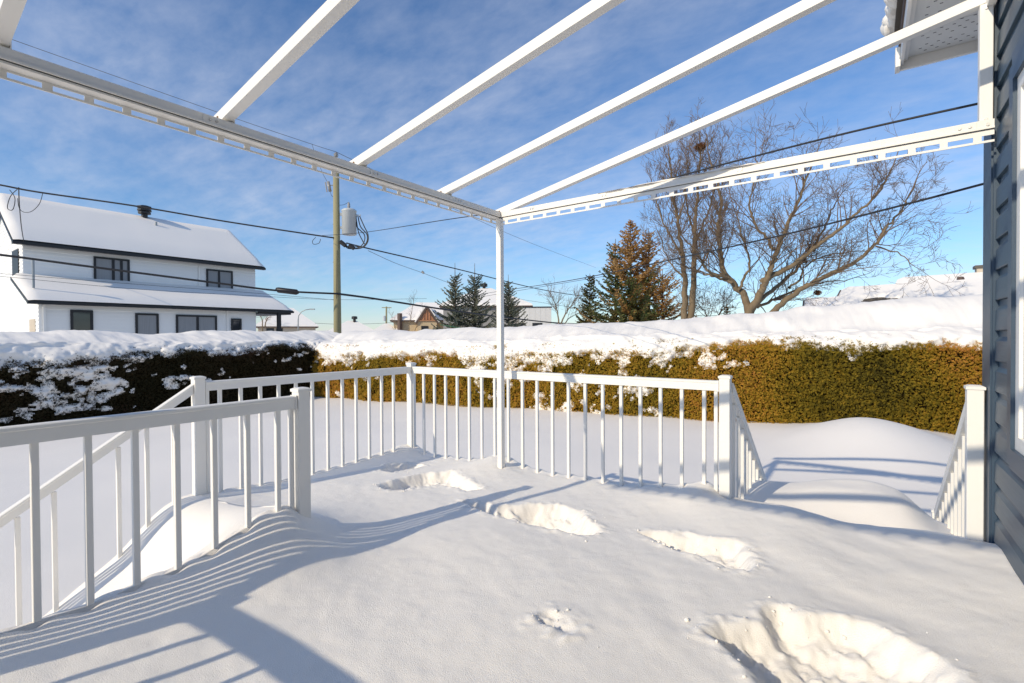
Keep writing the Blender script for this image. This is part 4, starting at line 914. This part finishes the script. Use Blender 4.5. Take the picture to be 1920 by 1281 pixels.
# ------------------------------------------------------------------ far houses
def frame_at(px, D):
    """local frame facing the camera at the given pixel column"""
    c = at(px, 629, D); f = np.array([c[0], c[1], 0]); f /= np.linalg.norm(f); s_ = np.array([f[1], -f[0], 0])
    return c, s_, f
def W(c, s_, f, a, b, z): return tuple(c*np.array([1, 1, 0])+s_*a+f*b+np.array([0, 0, z]))
def slab(m, P, th):
    P = [np.array(p) for p in P]; n = np.cross(P[1]-P[0], P[2]-P[0]); n = n/np.linalg.norm(n)*th
    if n[2] < 0: n = -n
    return m.prism(P, n)
def hip_house(label, px, D, wd, dp, z0, ze, zr, ridge, wallmat, name='far_house', rot=0, snowth=.22, chimney=None, wins=()):
    c, s_, f = frame_at(px, D)
    if rot:
        cs, sn_ = math.cos(rot), math.sin(rot); s_, f = s_*cs+f*sn_, f*cs-s_*sn_
    h_ = empty(name, W(c, s_, f, 0, dp/2, z0), label, 'house'); q = lambda a, b, z: W(c, s_, f, a, b, z)
    MB().prism([q(-wd/2, 0, z0), q(wd/2, 0, z0), q(wd/2, dp, z0), q(-wd/2, dp, z0)], (0, 0, ze-z0)).build('wall', wallmat, h_)
    o = .35; e = [q(-wd/2-o, -o, ze), q(wd/2+o, -o, ze), q(wd/2+o, dp+o, ze), q(-wd/2-o, dp+o, ze)]
    r0 = q(-ridge/2, dp/2, zr); r1 = q(ridge/2, dp/2, zr)
    MB().add(e+[tuple(np.array(p)+[0, 0, .14]) for p in e], [(3,2,1,0),(0,1,5,4),(1,2,6,5),(2,3,7,6),(3,0,4,7),(4,5,6,7)]).build('eave', BROWN, h_)
    E2 = [tuple(np.array(p)+[0, 0, .145]) for p in e]; E3 = []
    for k_, p in enumerate(E2): cc = np.array(q(0, dp/2, ze)); v = np.array(p); E3.append(tuple(v+(cc-v)*.03+np.array([0, 0, snowth])))
    m = MB().add(E2+E3+[tuple(np.array(r0)+[0, 0, snowth]), tuple(np.array(r1)+[0, 0, snowth])],
        [(0,1,5,4),(1,2,6,5),(2,3,7,6),(3,0,4,7),(4,5,9,8),(5,6,9),(6,7,8,9),(7,4,8)])
    m.build('snowy_roof', SNOW_FAR, h_)
    for (a0, a1, z1, z2) in wins:
        wo = MB().prism([q(a0-.08, -.05, z1-.08), q(a1+.08, -.05, z1-.08), q(a1+.08, -.05, z2+.08), q(a0-.08, -.05, z2+.08)], tuple(f*.06)).build('window', BLACKTRIM, h_)
        MB().prism([q(a0, -.07, z1), q(a1, -.07, z1), q(a1, -.07, z2), q(a0, -.07, z2)], tuple(f*.018)).build('pane', GLASSD, wo)
    if chimney:
        a, b, z_ = chimney
        MB().lathe(q(a, b, z_), [(.16, -.4), (.16, .25), (.34, .25), (.34, .55), (.2, .6)], 8).build('roof_vent', BLACK, h_)
    return h_, q, f
pz = lambda y, D, px=800: float(at(px, y, D)[2])
hip_house('snow-roofed tan bungalow beyond the right end of the white house', 539, 62, 6.6, 7, -2, pz(613, 62), pz(579, 65), 1.4, STONE_TAN, wins=((-2.3, -1.6, .2, 1.0), (-1.2, -.6, .2, 1.0)))
hip_house('low snow-covered roof left of the utility pole foot', 660, 56, 6.6, 7, -2, pz(634, 56), pz(604, 59), 1.0, STONE_TAN, chimney=(.3, 3.2, pz(604, 59)+.15))
hip_house('small snow-covered roof in front of the tan brick house', 725, 50, 3.6, 5, -2, pz(634, 50), pz(610, 52), .5, STONE_TAN, chimney=(1.3, 2.3, pz(614, 52)+.0))
# tan brick house with timbered gable
hh, q, f = hip_house('tan brick house with an orange timbered gable and snowy roof', 800, 52, 6.8, 8, -2, pz(603, 52), pz(571, 56), 2.2, BRICK_TAN, wins=())
gx0, gx1 = -.95, 1.05; ge, gp = pz(602, 52)-.05, pz(578, 52)
MB().prism([q(gx0, -.9, -2), q(gx1, -.9, -2), q(gx1, -.9, ge), q((gx0+gx1)/2, -.9, gp), q(gx0, -.9, ge)], tuple(f*1.4)).build('gable_wall', BRICK_TAN, hh)
MB().prism([q(gx0+.25, -.96, ge+.12), q(gx1-.25, -.96, ge+.12), q((gx0+gx1)/2, -.96, gp-.15)], tuple(f*.05)).build('timber_panel', TIMBER, hh)
for xx in (-.25, .05, .35): MB().bar(q(xx, -.99, ge+.1), q(xx, -.99, gp-.45 if xx != .05 else gp-.2), .05, .07, tuple(f)).build('timber', TIMBER, hh)
MB().bar(q(gx0+.1, -1.0, ge+.06), q(gx1-.1, -1.0, ge+.06), .08, .10).build('timber', TIMBER, hh)
for sg, ex in ((-1, gx0-.15), (1, gx1+.15)):
    MB().bar(q(ex, -1.02, ge-.25), q((gx0+gx1)/2, -1.02, gp+.10), .10, .20).build('barge_board', BROWN, hh)
    sl = MB(); slab(sl, [q(ex, -1.05, ge-.15), q((gx0+gx1)/2, -1.05, gp+.2), q((gx0+gx1)/2, 2.5, gp+.2), q(ex, 2.5, ge-.15)], .16); sl.build('gable_snow', SNOW_FAR, hh)
wo = MB().prism([q(-.55, -.96, .45), q(.15, -.96, .45), q(.15, -.96, 1.05), q(-.55, -.96, 1.05)], tuple(f*.05)).build('window', BLACKTRIM, hh)
MB().prism([q(-.48, -.985, .52), q(-.22, -.985, .52), q(-.22, -.985, .98), q(-.48, -.985, .98)], tuple(f*.018)).build('pane', GLASSD, wo); MB().prism([q(-.17, -.985, .52), q(.09, -.985, .52), q(.09, -.985, .98), q(-.17, -.985, .98)], tuple(f*.018)).build('pane', GLASSD, wo)
MB().box(*[v for p in ((q(-2.75, -.3, 0)[0]-.18, q(-2.75, -.3, 0)[0]+.18), (q(-2.75, -.3, 0)[1]-.18, q(-2.75, -.3, 0)[1]+.18), (-2, pz(588, 52))) for v in p]).build('chimney', BROWN, hh)
hip_house('grey stucco house with snowy hip roof behind the blue spruces', 912, 46, 8.0, 8, -2, pz(577, 46), pz(545, 50), 1.0, GREY_STUCCO, chimney=(-.2, 4.0, pz(545, 50)+.1))
# pale flat-roofed house
c, s_, f = frame_at(1005, 44); q = lambda a, b, z: W(c, s_, f, a, b, z)
fh = empty('flat_roofed_house', q(0, 3, -2), 'pale panelled house with a flat black-edged roof and grey window', 'house')
zt = pz(577, 44, 1000)
for k_ in range(6):
    a0 = -1.5+k_*.48; MB().prism([q(a0, 0, -2), q(a0+.472, 0, -2), q(a0+.472, 0, zt), q(a0, 0, zt)], tuple(f*.12)).build('wall_panel', PALE_PANEL, fh)
MB().prism([q(-1.5, .13, -2), q(1.38, .13, -2), q(1.38, 6, -2), q(-1.5, 6, -2)], (0, 0, zt+2)).build('wall', PALE_PANEL, fh)
MB().prism([q(-1.56, -.06, zt), q(1.44, -.06, zt), q(1.44, 6.1, zt), q(-1.56, 6.1, zt)], (0, 0, .09)).build('roof_edge', BLACKTRIM, fh)
for a0, a1 in ((-.32, .56), (-1.48, -.95)):
    wo = MB().prism([q(a0, -.05, .05), q(a1, -.05, .05), q(a1, -.05, 1.12), q(a0, -.05, 1.12)], tuple(f*.06)).build('window', GREYPAINT if 0 else BLACKTRIM, fh)
    mid = (a0+a1)/2
    for b0, b1 in ((a0+.07, mid-.03), (mid+.03, a1-.07)): MB().prism([q(b0, -.07, .12), q(b1, -.07, .12), q(b1, -.07, 1.05), q(b0, -.07, 1.05)], tuple(f*.018)).build('pane', GLASSD, wo)
# roofs on the right beyond the hedge
def gable_roof(label, pxs, D, ye, yt, dp, wallmat, over=0, tilt=0.0):
    (x0, x1) = pxs; c, s_, f = frame_at((x0+x1)/2, D); q = lambda a, b, z: W(c, s_, f, a, b, z); hw = (x1-x0)/2/FPX*D*1.0
    h_ = empty('neighbour_house', q(0, dp/2, -2), label, 'house')
    ze = pz(ye, D, (x0+x1)/2); zt_ = pz(yt, D+dp/2, (x0+x1)/2); ze2 = ze+tilt; 
    MB().prism([q(-hw+.15, .3, -2), q(hw, .3, -2), q(hw, dp, -2), q(-hw+.15, dp, -2)], (0, 0, ze+2-.1)).build('wall', wallmat, h_)
    r_ = MB(); slab(r_, [q(-hw, -.1, ze-.2), q(hw, -.1, ze-.2), q(hw, dp/2, zt_-.22), q(-hw, dp/2, zt_-.22)], .10); slab(r_, [q(hw, dp+.3, ze-.2), q(-hw, dp+.3, ze-.2), q(-hw, dp/2+.001, zt_-.22), q(hw, dp/2+.001, zt_-.22)], .10); r_.build('roof', LEADDARK, h_)
    return h_, q, hw, ze, zt_
def roof_snow(par, q, hw, ze, zt_, dp, seed, holes=()):
    na, nb2 = 90, 40; A2, B2 = np.meshgrid(np.linspace(-1, 1, na), np.linspace(0, 1, nb2), indexing='ij')
    z = (ze-.2)+(zt_-ze)*B2+.10+.14*(1+.35*fbm(A2*2.2, B2*1.6, seed, 2))*np.minimum(1, np.minimum((1-np.abs(A2))*14, B2*6+.25))
    hol = np.zeros_like(z)
    for (ha, hb, ra, rb) in holes: hol = np.maximum(hol, 1-np.hypot((A2-ha)/ra, (B2-hb)/rb)+.35*fbm(A2*9, B2*22, seed+2, 3))
    z = z-np.clip(hol*3, 0, 1)*.32
    V = np.array([q(a*hw*1.0, -.12+(dp/2+.12)*b, zz) for a, b, zz in zip(A2.ravel(), B2.ravel(), z.ravel())])
    ii = np.arange(na*nb2).reshape(na, nb2); F = np.stack([ii[:-1,:-1], ii[1:,:-1], ii[1:,1:], ii[:-1,1:]], -1).reshape(-1, 4)
    V2 = V.copy(); V2b = np.array([q(a*hw, dp+.3-(dp/2+.3)*b, zz) for a, b, zz in zip(A2.ravel(), B2.ravel(), z.ravel())])
    link('roof_snow', np_mesh('roof_snow', V, F, True), SNOW_FAR, par); link('roof_snow', np_mesh('roof_snow', V2b, F[:,::-1], True), SNOW_FAR, par)
h_, q, hw, ze, zt_ = gable_roof('low snow-laden roof with bare slate patches right of the spreading tree', (1587, 1990), 19, 586, 532, 7, STONE_TAN); roof_snow(h_, q, hw, ze, zt_, 7, 61, ((-.62, .50, .19, .16), (-1.0, .40, .08, .42)))
for (a0, a1, b0, b1) in ((-.80, -.44, .40, .60), (-.995, -.93, .10, .80)):
    nr = 6 if a1-a0 > .2 else 9
    for r_i in range(nr):
        bb = b0+(b1-b0)*r_i/nr; aa = a0+rnd.uniform(0, .06)*(a1-a0 > .2)
        while aa < a1-rnd.uniform(0, .10)*(a1-a0 > .2):
            ww = rnd.uniform(.035, .075); z0_ = ze-.2+(zt_-ze)*bb
            MB().prism([q(aa*hw, bb*3.5-.02, z0_+.10), q((aa+ww)*hw, bb*3.5-.02, z0_+.10), q((aa+ww)*hw, bb*3.5+.30, z0_+.14), q(aa*hw, bb*3.5+.30, z0_+.14)], (0, 0, rnd.uniform(.03, .06))).build('slate', LEADDARK, h_); aa += ww+.004
MB().bar(q(-hw-.03, -.1, ze-.22), q(-hw-.03, 3.5, zt_-.2), .06, .22).build('barge_board', BROWN, h_)
h_, q, hw, ze, zt_ = gable_roof('small snow-covered shed roof with brown gable edge behind the bare tree', (1511, 1584), 22, 590, 559, 4, BROWN); roof_snow(h_, q, hw, ze, zt_, 4, 62)
MB().bar(q(-hw-.03, -.1, ze-.22), q(-hw-.03, 2, zt_-.2), .06, .22).build('barge_board', BROWN, h_)
h_, q, hw, ze, zt_ = gable_roof('farthest snowy roof with dormer, vent and brick chimney at right', (1706, 2050), 30, 560, 513, 9, STONE_TAN); roof_snow(h_, q, hw, ze, zt_, 9, 63)
dz0 = pz(536, 29, 1720); dz1 = pz(517, 29, 1720)
MB().prism([q(-hw+.1, 2.0, dz0), q(-hw+.85, 2.0, dz0), q(-hw+.35, 2.0, dz1)], tuple(np.array(q(0, 1.6, 0))-np.array(q(0, 0, 0)))).build('dormer', BROWN, h_)
cx_ = at(1848, 506, 34); MB().box(cx_[0]-.5, cx_[0]+.5, cx_[1]-.4, cx_[1]+.4, cx_[2]-1.2, cx_[2]+.1).build('chimney', STONE_TAN, h_); MB().box(cx_[0]-.6, cx_[0]+.6, cx_[1]-.5, cx_[1]+.5, cx_[2]+.105, cx_[2]+.3).build('chimney_cap', LEADDARK, h_)
cx_ = at(1801, 527, 30); MB().lathe(cx_, [(.08, -.5), (.08, .0), (.15, .03), (.19, .12), (.15, .24), (.05, .27)], 10).build('roof_vent', BROWN, h_)

# ------------------------------------------------------------------ street furniture far off
sl = empty('street_lamp', tuple(np.array(at(559, 640, 58))*[1, 1, 0]+[0, 0, -2]), 'curved-arm street lamp above the snow-roofed tan bungalow', 'street lamp')
MB().tube([Vector((at(559, 640, 58)[0], at(559, 640, 58)[1], -2)), Vector(at(559, 600, 58)), Vector(at(560, 592, 58)), Vector(at(565, 585, 58)), Vector(at(573, 581, 58)), Vector(at(582, 580, 58))], [.09, .07, .06, .05, .05, .05], 8).build('mast', LAMP, sl, True)
MB().bar(at(581, 580, 58), at(590, 580, 58), .25, .14).build('lamp_head', LAMP, sl)
fp = empty('utility_pole', tuple(np.array(at(724, 640, 75))*[1, 1, 0]+[0, 0, -2]), 'small distant utility pole with crossarm above the low roofs', 'utility pole')
MB().tube([Vector((at(724, 640, 75)[0], at(724, 640, 75)[1], -2)), Vector(at(724.5, 575, 75))], [.16, .12], 8).build('shaft', POLEWOOD, fp, True)
MB().bar(at(716, 577, 75), at(734, 577, 75), .12, .12).build('crossarm', POLEWOOD, fp)
MB().lathe(at(721, 602, 75), [(.25, 0), (.25, .7), (.1, .8)], 10).build('transformer', GREYPAINT, fp)
